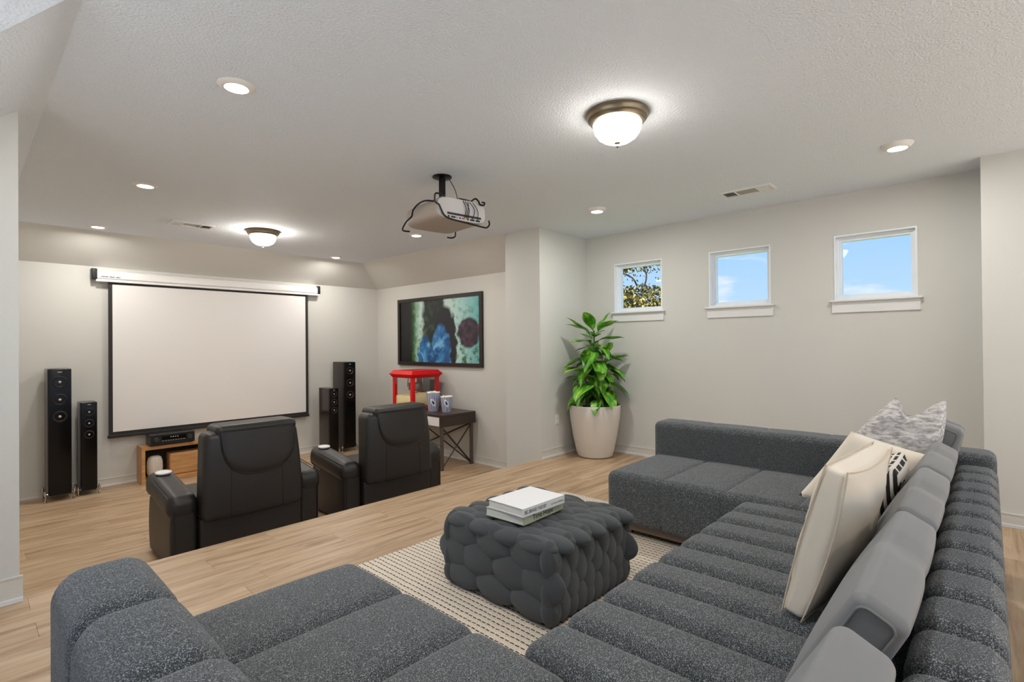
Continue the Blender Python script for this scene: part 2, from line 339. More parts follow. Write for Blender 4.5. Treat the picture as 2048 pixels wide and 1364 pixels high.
# ------------------------------------------------------------------ geometry helpers: every shape is (verts, faces)
def box(x0, x1, y0, y1, z0, z1):
    v = [(x, y, z) for z in (z0, z1) for y in (y0, y1) for x in (x0, x1)]
    return v, [(0, 2, 3, 1), (4, 5, 7, 6), (0, 1, 5, 4), (2, 6, 7, 3), (0, 4, 6, 2), (1, 3, 7, 5)]
def join(*gs):
    V, Fc = [], []
    for v, f in gs:
        o = len(V); V += list(v); Fc += [tuple(i+o for i in q) for q in f]
    return V, Fc
def xf(g, loc=(0, 0, 0), rot=(0, 0, 0), sc=(1, 1, 1)):
    m = Matrix.LocRotScale(Vector(loc), Euler(rot), Vector(sc))
    return [tuple(m @ Vector(p)) for p in g[0]], g[1]
def fn(g, f):
    return [f(*p) for p in g[0]], g[1]
def rbox(sx, sy, sz, r, n=4, mid=5):
    H = (sx/2, sy/2, sz/2); R = min(r, *[h*0.98 for h in H])
    def coords(h):
        a = h - R
        c = [-(a + R*math.tan(math.radians(45*(1-i/n)))) for i in range(n)]
        m = [-a + 2*a*i/(mid) for i in range(mid+1)]
        return c + m + [-q for q in reversed(c)]
    C = [coords(h) for h in H]
    idx, V, Fc = {}, [], []
    def vert(p):
        q = [max(-(H[i]-R), min(H[i]-R, p[i])) for i in range(3)]
        d = [p[i]-q[i] for i in range(3)]; L = math.sqrt(sum(t*t for t in d)) or 1
        w = tuple(q[i]+R*d[i]/L for i in range(3)); k = tuple(round(t, 5) for t in w)
        if k not in idx: idx[k] = len(V); V.append(w)
        return idx[k]
    for ax in range(3):
        a, b = (ax+1) % 3, (ax+2) % 3
        for sgn in (-1, 1):
            G = []
            for i in C[a]:
                row = []
                for j in C[b]:
                    p = [0, 0, 0]; p[ax] = sgn*H[ax]; p[a] = i; p[b] = j; row.append(vert(p))
                G.append(row)
            for i in range(len(G)-1):
                for j in range(len(G[0])-1):
                    q = [G[i][j], G[i+1][j], G[i+1][j+1], G[i][j+1]]
                    if sgn < 0: q.reverse()
                    u = []
                    for t in q:
                        if t not in u: u.append(t)
                    if len(u) >= 3: Fc.append(tuple(u))
    return V, Fc
def lathe(prof, n=32, cap0=False, cap1=False):
    V, Fc = [], []
    for r, z in prof:
        for i in range(n):
            a = 2*PI*i/n; V.append((r*math.cos(a), r*math.sin(a), z))
    for k in range(len(prof)-1):
        for i in range(n):
            j = (i+1) % n
            Fc.append((k*n+i, k*n+j, (k+1)*n+j, (k+1)*n+i))
    if cap0: Fc.append(tuple(reversed(range(n))))
    if cap1: Fc.append(tuple((len(prof)-1)*n+i for i in range(n)))
    return V, Fc
def cyl(r, z0, z1, n=24): return lathe([(r, z0), (r, z1)], n, True, True)
def tube(pts, r, n=8, closed=False):
    pts = [Vector(p) for p in pts]; V, Fc = [], []; m = len(pts)
    up = None
    for i, p in enumerate(pts):
        if closed: d = pts[(i+1) % m]-pts[i-1]
        else: d = pts[min(i+1, m-1)]-pts[max(i-1, 0)]
        d = d.normalized() if d.length > 1e-9 else Vector((0, 0, 1))
        if up is None:
            up = Vector((0, 0, 1)) if abs(d.z) < 0.9 else Vector((1, 0, 0))
        s = d.cross(up); s = s.normalized() if s.length > 1e-6 else Vector((1, 0, 0)); up = s.cross(d).normalized()
        rr = r[i] if isinstance(r, (list, tuple)) else r
        for k in range(n):
            a = 2*PI*k/n; V.append(tuple(p + s*(rr*math.cos(a)) + up*(rr*math.sin(a))))
    for i in range(m if closed else m-1):
        for k in range(n):
            a, b = i*n+k, i*n+(k+1) % n; c, d = ((i+1) % m)*n+(k+1) % n, ((i+1) % m)*n+k
            Fc.append((a, b, c, d))
    if not closed: Fc += [tuple(reversed(range(n))), tuple((m-1)*n+k for k in range(n))]
    return V, Fc
def smoothpath(pts, k=6, closed=False):
    P = [Vector(p) for p in pts]; m = len(P); out = []
    for i in range(m if closed else m-1):
        p0 = P[(i-1) % m] if closed else P[max(i-1, 0)]; p1 = P[i]; p2 = P[(i+1) % m]; p3 = P[(i+2) % m] if closed else P[min(i+2, m-1)]
        for j in range(k):
            t = j/k
            out.append(0.5*((2*p1)+(-p0+p2)*t+(2*p0-5*p1+4*p2-p3)*t*t+(-p0+3*p1-3*p2+p3)*t**3))
    if not closed: out.append(P[-1])
    return out
def extrude(poly, z0, z1):
    n = len(poly); V = [(x, y, z0) for x, y in poly]+[(x, y, z1) for x, y in poly]
    return V, [tuple(reversed(range(n))), tuple(range(n, 2*n))]+[(i, (i+1) % n, n+(i+1) % n, n+i) for i in range(n)]
def ellipsoid(rx, ry, rz, nu=14, nv=9):
    V = [(0, 0, -rz)]; Fc = []
    for j in range(1, nv):
        b = -PI/2+PI*j/nv
        for i in range(nu):
            a = 2*PI*i/nu; V.append((rx*math.cos(b)*math.cos(a), ry*math.cos(b)*math.sin(a), rz*math.sin(b)))
    V.append((0, 0, rz)); T = len(V)-1
    for i in range(nu): Fc.append((0, 1+(i+1) % nu, 1+i))
    for j in range(nv-2):
        for i in range(nu):
            k = (i+1) % nu; Fc.append((1+j*nu+i, 1+j*nu+k, 1+(j+1)*nu+k, 1+(j+1)*nu+i))
    for i in range(nu): Fc.append((1+(nv-2)*nu+i, 1+(nv-2)*nu+(i+1) % nu, T))
    return V, Fc
def pillow(w, h, th, n=18, sag=0.05, seed=0, pinch=0.0, power=0.42):
    """square pillow lying in local XY, thickness along Z"""
    rnd = random.Random(seed); V, Fc = [], []; ph = [rnd.random()*6 for _ in range(6)]
    for side in (1, -1):
        for j in range(n+1):
            for i in range(n+1):
                u = -1+2*i/n; v = -1+2*j/n
                x = u*w/2*(1-sag*(1-v*v)); y = v*h/2*(1-sag*(1-u*u))
                t = max(0.0, (1-u**4)*(1-v**4))**power
                z = side*th/2*t*(1+0.06*math.sin(5*u+ph[0])*math.sin(4*v+ph[1])+0.04*math.sin(9*u+3*v+ph[2]))
                if pinch: z -= side*pinch*math.exp(-(u/0.12)**2)*max(0, v)**1.5*0.5; y -= pinch*1.6*math.exp(-(u/0.45)**2)*max(0, v)**3
                V.append((x, y, z))
    o = (n+1)**2
    for j in range(n):
        for i in range(n):
            a = j*(n+1)+i; q = (a, a+1, a+n+2, a+n+1)
            Fc.append(q); Fc.append(tuple(o+t for t in reversed(q)))
    # stitch the rim
    for i in range(n):
        Fc.append((i+1, i, o+i, o+i+1)); b = n*(n+1)
        Fc.append((b+i, b+i+1, o+b+i+1, o+b+i))
        Fc.append((i*(n+1), (i+1)*(n+1), o+(i+1)*(n+1), o+i*(n+1)))
        c = n; Fc.append(((i+1)*(n+1)+c, i*(n+1)+c, o+i*(n+1)+c, o+(i+1)*(n+1)+c))
    return V, Fc

def mesh(name, g):
    me = bpy.data.meshes.new(name); me.from_pydata([tuple(p) for p in g[0]], [], [tuple(f) for f in g[1]]); me.update()
    return me
def finish(me, m, smooth, angle=40):
    if m: me.materials.append(MATS[m])
    if smooth:
        me.polygons.foreach_set('use_smooth', [True]*len(me.polygons))
        if smooth != 'all':
            try: me.set_sharp_from_angle(angle=math.radians(angle))
            except Exception: pass
    return me
def part(name, g, m, parent=None, loc=(0, 0, 0), rot=(0, 0, 0), smooth=False, label=None, kind=None):
    o = bpy.data.objects.new(name, finish(mesh(name, g), m, smooth)); COL.objects.link(o)
    o.location = loc; o.rotation_euler = rot
    if parent: o.parent = parent
    if label: o['label'] = label
    if kind: o['kind'] = kind
    return o
def inst(name, me, parent, loc=(0, 0, 0), rot=(0, 0, 0), sc=(1, 1, 1)):
    o = bpy.data.objects.new(name, me); COL.objects.link(o); o.location = loc; o.rotation_euler = rot; o.scale = sc; o.parent = parent
    return o
def tag(o, label, cat, group=None):
    o['label'] = label; o['category'] = cat
    if group: o['group'] = group
    return o
def thing(name, label, cat, loc=(0, 0, 0), rot=(0, 0, 0), group=None):
    o = bpy.data.objects.new(name, None); COL.objects.link(o); o.location = loc; o.rotation_euler = rot; o.empty_display_size = 0.1
    return tag(o, label, cat, group)
def struct(name, g, m, parent=None, smooth=False, label=None):
    o = part(name, g, m, parent, smooth=smooth)
    if not parent: o['kind'] = 'structure'
    if label: o['label'] = label
    return o
def sempty(name, loc=(0, 0, 0), label=None):
    o = bpy.data.objects.new(name, None); COL.objects.link(o); o.location = loc; o['kind'] = 'structure'
    if label: o['label'] = label
    return o

# ------------------------------------------------------------------ room constants
H = 2.6; LOW = -0.36
XW = 5.33          # window wall
XB = 4.95          # bump-out beside it
YB = 0.03
XC, YC0, YC1 = 4.43, 3.68, 4.21   # wall stub on the right
YSTEP = 3.715
XT, YS, ZT = 4.92, 7.72, 2.25     # picture wall, screen wall, top of the low walls
XS, YSL = 4.36, 7.28              # where the sloped ceiling meets the flat one
XF = 0.317                        # fold of the left slope
XL, YR = -1.3, -3.2               # left and rear walls (behind the camera)
XTL = -0.28                       # left wall of the theatre end

# ------------------------------------------------------------------ walls
WIN = [(2.657, 3.268), (1.533, 2.132), (0.418, 1.005)]; WZ0, WZ1 = 1.66, 2.233
def window_wall():
    gs = [box(XW, XW+0.16, YB, YC0, -0.1, WZ0), box(XW, XW+0.16, YB, YC0, WZ1, H)]
    edges = [YB]+[v for w in sorted(WIN) for v in w]+[YC0]
    for i in range(0, len(edges), 2): gs.append(box(XW, XW+0.16, edges[i], edges[i+1], WZ0, WZ1))
    return join(*gs)
struct('wall_right', window_wall(), 'wall_paint', label='beige painted wall with three small high windows')
struct('wall_right_bay', box(XB, XW+0.16, YR, YB, -0.1, H), 'wall_paint', label='beige wall section standing forward at the right edge')
struct('wall_stub_right', box(XC, XW+0.16, YC0, YC1, LOW-0.1, H), 'wall_paint', label='full-height wall stub between plant corner and theatre end')
struct('wall_theater_right', box(XT, XT+0.15, YC1, YS+0.15, LOW-0.1, ZT), 'wall_paint', label='beige theatre wall with the framed picture')
struct('wall_theater_back', box(XTL-0.15, XT, YS, YS+0.15, LOW-0.1, ZT), 'wall_paint', label='beige theatre wall behind the projection screen')
struct('wall_theater_left', box(XTL-0.15, XTL, YC1, YS, LOW-0.1, 2.15), 'wall_paint')
def stub_left():
    # top follows the sloped ceiling
    x1 = 0.209; pr = lambda x: H-0.75*(XF-x)
    poly = [(XL, -0.46), (x1, -0.46), (x1, pr(x1)), (-0.6, pr(-0.6)), (XL, pr(-0.6))]
    v = [(x, 3.66, z) for x, z in poly]+[(x, 4.2, z) for x, z in poly]; n = len(poly)
    return v, [tuple(range(n)), tuple(reversed(range(n, 2*n)))]+[((i+1) % n, i, n+i, n+(i+1) % n) for i in range(n)]
struct('wall_stub_left', stub_left(), 'wall_paint', label='white wall end at the left edge of the room')
LW = (0.3, 3.0); LZ0, LZ1 = 0.35, 2.3
struct('wall_left', join(box(XL-0.15, XL, YR, LW[0], -0.1, H), box(XL-0.15, XL, LW[1], 4.2, -0.1, H), box(XL-0.15, XL, LW[0], LW[1], -0.1, LZ0), box(XL-0.15, XL, LW[0], LW[1], LZ1, H)), 'wall_paint')
# rear wall behind the camera; unseen windows added, made large for more daylight
RW = [(-0.9, 0.9), (1.05, 2.85), (3.0, 4.8)]; RZ0, RZ1 = 0.05, 2.45
def rear_wall():
    gs = [box(XL, XB, YR-0.15, YR, -0.1, RZ0), box(XL, XB, YR-0.15, YR, RZ1, H)]
    ed = [XL]+[v for w in RW for v in w]+[XB]
    for i in range(0, len(ed), 2): gs.append(box(ed[i], ed[i+1], YR-0.15, YR, RZ0, RZ1))
    return join(*gs)
struct('wall_rear', rear_wall(), 'wall_paint')

# ------------------------------------------------------------------ ceiling
def ceil_flat():
    T = 0.1
    gs = [box(XF, XW+0.16, YR-0.15, YC1, H, H+T), box(XF, XS, YC1, YSL, H, H+T), box(XL-0.15, XF, YR-0.15, 2.395, H, H+T)]
    return join(*gs)
struct('ceiling', ceil_flat(), 'ceiling_paint', label='flat textured white ceiling')
def slab(pts, up=0.1):
    n = len(pts); V = list(pts)+[(x, y, z+up) for x, y, z in pts]
    return V, [tuple(range(n)), tuple(reversed(range(n, 2*n)))]+[((i+1) % n, i, n+i, n+(i+1) % n) for i in range(n)]
zl = lambda x: H-0.75*(XF-x)
def slope_left():
    # valley line at 45 degrees from (XF,2.395)
    d = 1.265
    a = [(XF, 2.395, H), (XF, YSL, H), (XTL-0.15, YSL, zl(XTL-0.15)), (XTL-0.15, 4.2, zl(XTL-0.15)), (-0.948, 4.2, zl(-0.948)), (-0.948, 3.66, zl(-0.948))]
    b = [(XF, 2.395, H), (-0.948, 3.66, zl(-0.948)), (XL, 3.66, zl(-0.948)), (XL, 2.395, H)]
    c = [(XF, YSL, H), (XTL-0.15, YS+0.1, zl(XTL-0.15)), (XTL-0.15, YSL, zl(XTL-0.15))]
    return a, b, c
_a, _b, _c = slope_left()
cs = struct('ceiling_slope_left', slab(list(reversed(_a))), 'ceiling_paint', label='sloped ceiling plane at the left')
struct('ceiling_slope_near', slab(list(reversed(_b))), 'ceiling_paint')
s1 = (H-ZT)/(YS-YSL)
struct('ceiling_slope_back', slab([(XTL-0.15, YSL, H), (XTL-0.15, YS+0.15, ZT-s1*0.15), (XT+(XT-XS)*0.0, YS, ZT), (XS, YSL, H)]), 'wall_paint', label='sloped ceiling strip above the projection screen')
struct('ceiling_slope_right', slab([(XS, YC1, H), (XS, YSL, H), (XT, YS, ZT), (XT, YC1, ZT)]), 'wall_paint', label='sloped ceiling strip above the framed picture')

# ------------------------------------------------------------------ floors: sub-floor plus planks one by one
def planks(parent, x0, x1, y0, y1, ztop, wdt=0.182, seed=1, skip=None):
    rnd = random.Random(seed); cache = {}
    y = y1
    while y > y0+0.01:
        ya = max(y0, y-wdt); x = x0 - rnd.random()*1.1
        while x < x1:
            L = rnd.choice((1.2, 1.5, 1.8)); xa, xb = max(x0, x), min(x1, x+L)
            if xb-xa > 0.02 and not (skip and skip(xa, xb, ya, y)):
                g = 0.0003; w = (xb-xa)/2-g; d = (y-ya)/2-g; e = 0.0007; t = 0.012
                k = (round(w, 3), round(d, 3))
                if k not in cache:
                    V = [(sx*w, sy*d, -t) for sx, sy in ((-1, -1), (1, -1), (1, 1), (-1, 1))]+[(sx*w, sy*d, -e) for sx, sy in ((-1, -1), (1, -1), (1, 1), (-1, 1))]+[(sx*(w-e), sy*(d-e), 0) for sx, sy in ((-1, -1), (1, -1), (1, 1), (-1, 1))]
                    Fc = [(8, 9, 10, 11)]+[(a+i, a+(i+1) % 4, a+4+(i+1) % 4, a+4+i) for a in (0, 4) for i in range(4)]
                    cache[k] = finish(mesh('floor_plank', (V, Fc)), 'oak_plank', False)
                inst('floor_plank', cache[k], parent, ((xa+xb)/2, (y+ya)/2, ztop))
            x += L
        y = ya
mat('subfloor', srgb(60, 45, 32), 0.9)
fu = struct('floor', join(box(XL, XW+0.1, YR, YC0, -0.2, -0.011), box(0.2, XC, YC0, YSTEP-0.02, -0.2, -0.011)), 'subfloor', label='raised oak plank floor under the sofa')
planks(fu, XL, XW, YR, YC0-0.002, 0.0, seed=3)
part('step_nosing', fn(rbox(XC-0.209, 0.05, 0.03, 0.008, 3, 2), lambda x, y, z: (x+(XC+0.209)/2, y+YSTEP-0.014, z-0.0148)), 'oak_plank', fu, smooth=True)
part('step_riser', box(0.21, XC, YSTEP-0.03, YSTEP-0.012, LOW, -0.03), 'trim_white', fu)
fl = struct('floor_lower', box(XTL, XT, YSTEP-0.05, YS, LOW-0.15, LOW-0.011), 'subfloor', label='lower oak plank floor of the theatre end')
planks(fl, XTL, XT, YSTEP-0.01, YS, LOW, seed=11)

# ------------------------------------------------------------------ baseboards (board plus white shoe moulding)
def baseboard(name, a, b, z, nrm, h=0.095):
    ax, ay = a; bx, by = b; nx, ny = nrm
    def strip(t, z0, z1): return box(min(ax, bx, ax+nx*t, bx+nx*t), max(ax, bx, ax+nx*t, bx+nx*t), min(ay, by, ay+ny*t, by+ny*t), max(ay, by, ay+ny*t, by+ny*t), z0, z1)
    o = struct(name, join(strip(0.012, z+0.015, z+h-0.008), strip(0.015, z+h-0.008, z+h)), 'trim_cream')
    part('shoe_molding', strip(0.026, z+0.001, z+0.022), 'trim_white', o)
    return o
baseboard('baseboard_right', (XW, YB), (XW, YC0), 0, (-1, 0))
baseboard('baseboard_bay', (XB, YR), (XB, YB), 0, (-1, 0))
baseboard('baseboard_stub', (XC-0.012, YC0), (XW, YC0), 0, (0, -1))
baseboard('baseboard_stub_side', (XC, YSTEP), (XC, YC1), LOW, (-1, 0))
baseboard('baseboard_theater_right', (XT, YC1), (XT, YS), LOW, (-1, 0))
baseboard('baseboard_theater_back', (XTL, YS), (XT, YS), LOW, (0, -1))
baseboard('baseboard_left_stub', (XL, 3.66), (0.221, 3.66), 0, (0, -1), 0.13)
baseboard('baseboard_left', (XL, YR), (XL, 3.66), 0, (1, 0))

# ------------------------------------------------------------------ windows
def window(n, y0, y1):
    w = sempty('window_%d' % n, (XW, (y0+y1)/2, WZ0), ['small square window beside the plant, oak leaves outside', 'middle small square window showing blue sky', 'small square window nearest the right bay, cloud outside'][n-1])
    d = (y1-y0)/2; h = WZ1-WZ0
    def frame(x0, x1, b, name, m):
        part(name, join(box(x0, x1, -d, -d+b, 0, h), box(x0, x1, d-b, d, 0, h), box(x0, x1, -d+b, d-b, 0, b), box(x0, x1, -d+b, d-b, h-b, h)), m, w)
    frame(-0.006, 0.09, 0.012, 'jamb', 'vinyl_white')
    def ring(x0, x1, b0, b1, name):
        part(name, join(box(x0, x1, -d+b0, -d+b1, b0, h-b0), box(x0, x1, d-b1, d-b0, b0, h-b0), box(x0, x1, -d+b1, d-b1, b0, b1), box(x0, x1, -d+b1, d-b1, h-b1, h-b0)), 'vinyl_white', w)
    ring(0.045, 0.12, 0.012, 0.030, 'outer_frame'); ring(0.06, 0.12, 0.030, 0.048, 'sash')
    part('pane', box(0.088, 0.092, -d+0.048, d-0.048, 0.048, h-0.048), 'window_glass', w)
    part('sill', fn(rbox(0.075, 2*d+0.07, 0.018, 0.006, 2, 2), lambda x, y, z: (x-0.012, y, z-0.010)), 'trim_white', w, smooth=True)
    part('apron', box(-0.016, 0.0, -d-0.018, d+0.018, -0.112, -0.019), 'trim_white', w)
for i, (a, b) in enumerate(WIN): window(i+1, a, b)
for i, (a, b) in enumerate(RW):  # unseen rear glazing, sized to brighten the ceiling
    w = sempty('window_%d' % (4+i), ((a+b)/2, YR, RZ0)); d = (b-a)/2; h = RZ1-RZ0; q = 0.05
    part('window_frame', join(box(-d, -d+q, -0.1, 0.01, 0, h), box(d-q, d, -0.1, 0.01, 0, h), box(-d+q, d-q, -0.1, 0.01, 0, q), box(-d+q, d-q, -0.1, 0.01, h-q, h)), 'vinyl_white', w)
    part('pane', box(-d+q, d-q, -0.06, -0.056, q, h-q), 'window_glass', w)

w = sempty('window_7', (XL, sum(LW)/2, LZ0)); d = (LW[1]-LW[0])/2; h = LZ1-LZ0; q = 0.05  # unseen window, added to bring cool daylight onto the left stub
part('window_frame', join(box(-0.1, 0.01, -d, -d+q, 0, h), box(-0.1, 0.01, d-q, d, 0, h), box(-0.1, 0.01, -d+q, d-q, 0, q), box(-0.1, 0.01, -d+q, d-q, h-q, h)), 'vinyl_white', w)
part('pane', box(-0.06, -0.056, -d+q, d-q, q, h-q), 'window_glass', w)

# ------------------------------------------------------------------ ceiling lights
def disc_mesh():
    trim = lathe([(0.055, -0.030), (0.066, -0.030), (0.074, -0.022), (0.086, -0.006), (0.088, 0.0)], 36)
    lens = lathe([(0.0005, -0.027), (0.03, -0.027), (0.0555, -0.027)], 36)
    return finish(mesh('trim_ring', trim), 'fixture_white', True), finish(mesh('diffuser', lens), 'lens_emit', True)
_trim, _lens = disc_mesh()
def disc_light(x, y, label, color, power=1.0):
    zs = 1.0 if x > 4 else 0.45      # the left-hand ones sit almost flush
    t = thing('ceiling_disc_light', label, 'ceiling light', (x, y, H), group='round disc lights in the ceiling')
    inst('trim_ring', _trim, t, sc=(1, 1, zs)); inst('diffuser', _lens, t, sc=(1, 1, zs))
    ld = bpy.data.lights.new('disc_lamp', 'AREA'); ld.shape = 'DISK'; ld.size = 0.11; ld.energy = DISC_W*power; ld.color = color
    lo = bpy.data.objects.new('disc_lamp', ld); COL.objects.link(lo); lo.parent = t; lo.location = (0, 0, -0.034)
for x, y, lb, c, p in [
    (0.948, 2.748, 'largest round ceiling light, at upper left of the room', NEUT, 1),
    (1.022, 4.96, 'round ceiling light between the largest one and the theatre back', WARM, 0.9),
    (1.02, 7.02, 'round ceiling light above the left end of the projection screen', WARM, 0.9),
    (3.79, 7.05, 'round ceiling light above the right end of the projection screen', WARM, 0.9),
    (3.70, 4.97, 'round ceiling light just below the projector in view', WARM, 0.9),
    (4.221, 2.776, 'round ceiling light above the potted plant', NEUT, 1),
    (4.247, 0.43, 'round ceiling light nearest the right bay wall', NEUT, 0.75),
    (0.95, 0.43, 'round ceiling light above the near sofa corner', NEUT, 1),
    (0.95, -1.9, 'added round ceiling light at the rear left, out of view', NEUT, 1),  # rear pair is added out of view to light the room
    (4.1, -1.9, 'added round ceiling light at the rear right, out of view', NEUT, 1)]:
    disc_light(x, y, lb, c, p)
def dome(x, y, label, glass_m='bowl_glass'):
    t = thing('flush_dome_light', label, 'ceiling light', (x, y, H), group='bronze dome lights')
    part('canopy_ring', lathe([(0.175, 0.0), (0.178, -0.012), (0.170, -0.020), (0.166, -0.034), (0.156, -0.040), (0.150, -0.054), (0.136, -0.060), (0.126, -0.062)], 48), 'bronze', t, smooth=True)
    part('glass_bowl', lathe([(0.136, -0.056), (0.135, -0.075), (0.126, -0.105), (0.106, -0.134), (0.075, -0.154), (0.038, -0.164), (0.004, -0.166)], 48), glass_m, t, smooth=True)
    part('finial', lathe([(0.002, -0.160), (0.018, -0.164), (0.018, -0.168), (0.007, -0.174), (0.006, -0.183), (0.009, -0.188), (0.004, -0.194), (0.0005, -0.195)], 20), 'bronze', t, smooth=True)
dome(2.549, 1.535, 'large bronze-rimmed frosted dome light on the near ceiling')
dome(2.347, 6.016, 'smaller-looking bronze-rimmed dome light near the projection screen', 'bowl_glass_theater')

# ------------------------------------------------------------------ ceiling vents
def vent(label, x, y, lx, ly, along):
    t = thing('ceiling_vent', label, 'vent', (x, y, H)); L, Wd = (lx, ly)
    r = 0 if along == 'x' else PI/2
    b = 0.018
    part('vent_frame', join(box(-L/2, L/2, -Wd/2, -Wd/2+b, -0.014, 0), box(-L/2, L/2, Wd/2-b, Wd/2, -0.014, 0), box(-L/2, -L/2+b, -Wd/2+b, Wd/2-b, -0.014, 0), box(L/2-b, L/2, -Wd/2+b, Wd/2-b, -0.014, 0), box(-L*0.22, -L*0.2, -Wd/2+b, Wd/2-b, -0.014, 0), box(L*0.2, L*0.22, -Wd/2+b, Wd/2-b, -0.014, 0)), 'trim_white', t, rot=(0, 0, r))
    part('vent_backing', box(-L/2+b, L/2-b, -Wd/2+b, Wd/2-b, -0.0015, -0.0005), 'vent_dark', t, rot=(0, 0, r))
    part('center_grille', join(*[box(-L*0.2, L*0.2, -Wd/2+b+i*0.0095, -Wd/2+b+i*0.0095+0.0075, -0.006, -0.003) for i in range(int((Wd-2*b)/0.0095))]), 'vent_mesh', t, rot=(0, 0, r))
    for sg in (-1, 1):
        for i in range(5):
            xx = sg*(L*0.235+i*(L*0.5-b-L*0.235)/5)
            o = part('louver', fn(box(-0.012, 0.012, -Wd/2+b, Wd/2-b, -0.001, 0.001), lambda a, c, d: (xx+a*0.55, c, d-0.007+sg*a*0.40)), 'trim_white', t, rot=(0, 0, r))
vent('white louvered air vent in the ceiling above the windows', 4.62, 1.51, 0.42, 0.19, 'y')
vent('white louvered air vent in the ceiling above the screen', 1.69, 6.21, 0.40, 0.19, 'x')

# ------------------------------------------------------------------ wall outlet by the plant
t = thing('wall_outlet', 'white electrical outlet on the stub wall beside the plant pot', 'outlet', (4.72, YC0, 0.42))
part('cover_plate', fn(rbox(0.075, 0.008, 0.118, 0.003, 2, 1), lambda x, y, z: (x, y-0.004, z)), 'outlet', t)
for z in (-0.028, 0.028): part('receptacle', fn(rbox(0.034, 0.006, 0.03, 0.002, 2, 1), lambda x, y, zz: (x, y-0.009, zz+z)), 'trim_white', t)

# ------------------------------------------------------------------ projection screen
t = thing('projection_screen', 'large white pull-down projection screen with black border and white case', 'projection screen', (0, YS-0.004, 0))
part('screen_fabric', box(1.245, 3.605, -0.062, -0.058, 0.285, 2.045), 'screen_fabric', t)
part('black_border', join(box(1.205, 1.245, -0.063, -0.057, 0.23, 2.09), box(3.605, 3.645, -0.063, -0.057, 0.23, 2.09), box(1.245, 3.605, -0.063, -0.057, 2.045, 2.09), box(1.245, 3.605, -0.063, -0.057, 0.25, 0.285)), 'screen_border', t)
part('weight_bar', fn(rbox(2.46, 0.03, 0.036, 0.008, 2, 1), lambda x, y, z: (x+2.425, y-0.06, z+0.232)), 'screen_border', t, smooth=True)
def case_prof():
    pr = [(0.0, 2.10), (-0.085, 2.10), (-0.098, 2.112), (-0.098, 2.165), (-0.085, 2.195), (-0.05, 2.212), (0.0, 2.215)]
    n = len(pr); V = [(1.10, y, z) for y, z in pr]+[(3.785, y, z) for y, z in pr]
    return V, [tuple(range(n)), tuple(reversed(range(n, 2*n)))]+[((i+1) % n, i, n+i, n+(i+1) % n) for i in range(n)]
cse = part('case', case_prof(), 'screen_case', t, smooth=True)
part('case_lip', box(1.09, 3.815, -0.094, -0.01, 2.072, 2.098), 'screen_case', t)
for x0, x1 in ((1.045, 1.10), (3.785, 3.83)):
    part('end_cap', xf(rbox(x1-x0, 0.104, 0.125, 0.012, 3, 1), ((x0+x1)/2, -0.054, 2.157)), 'black_plastic', t, smooth=True)
for i, (a, b) in enumerate(((0, 6), (7, 11), (12, 16))):
    part('case_mark', join(*[box(1.135+k*0.0115, 1.143+k*0.0115, -0.0995, -0.098, 2.122, 2.122+(0.014 if (k*7) % 3 else 0.011)) for k in range(a, b)]), 'ink', cse)

# ------------------------------------------------------------------ framed picture (plain abstract stand-in)
PW, PH = 1.985, 1.055
printmat(PW-0.11, PH-0.11)
t = thing('framed_picture', 'dark-framed picture of blue and green shapes above the popcorn machine', 'picture', (XT-0.003, 6.09, 1.498))
def frame_local(b, dpt):
    w, h = PW/2, PH/2
    return join(box(-dpt, 0, -w, -w+b, -h, h), box(-dpt, 0, w-b, w, -h, h), box(-dpt, 0, -w+b, w-b, -h, -h+b), box(-dpt, 0, -w+b, w-b, h-b, h))
mat('frame_brown', srgb(38, 26, 21), 0.35)
part('frame', frame_local(0.055, 0.035), 'frame_brown', t)
part('print', box(-(PW-0.11)/2, (PW-0.11)/2, -(PH-0.11)/2, (PH-0.11)/2, 0, 0.004), 'art_print', t, loc=(-0.016, 0, 0), rot=(PI/2, 0, -PI/2))

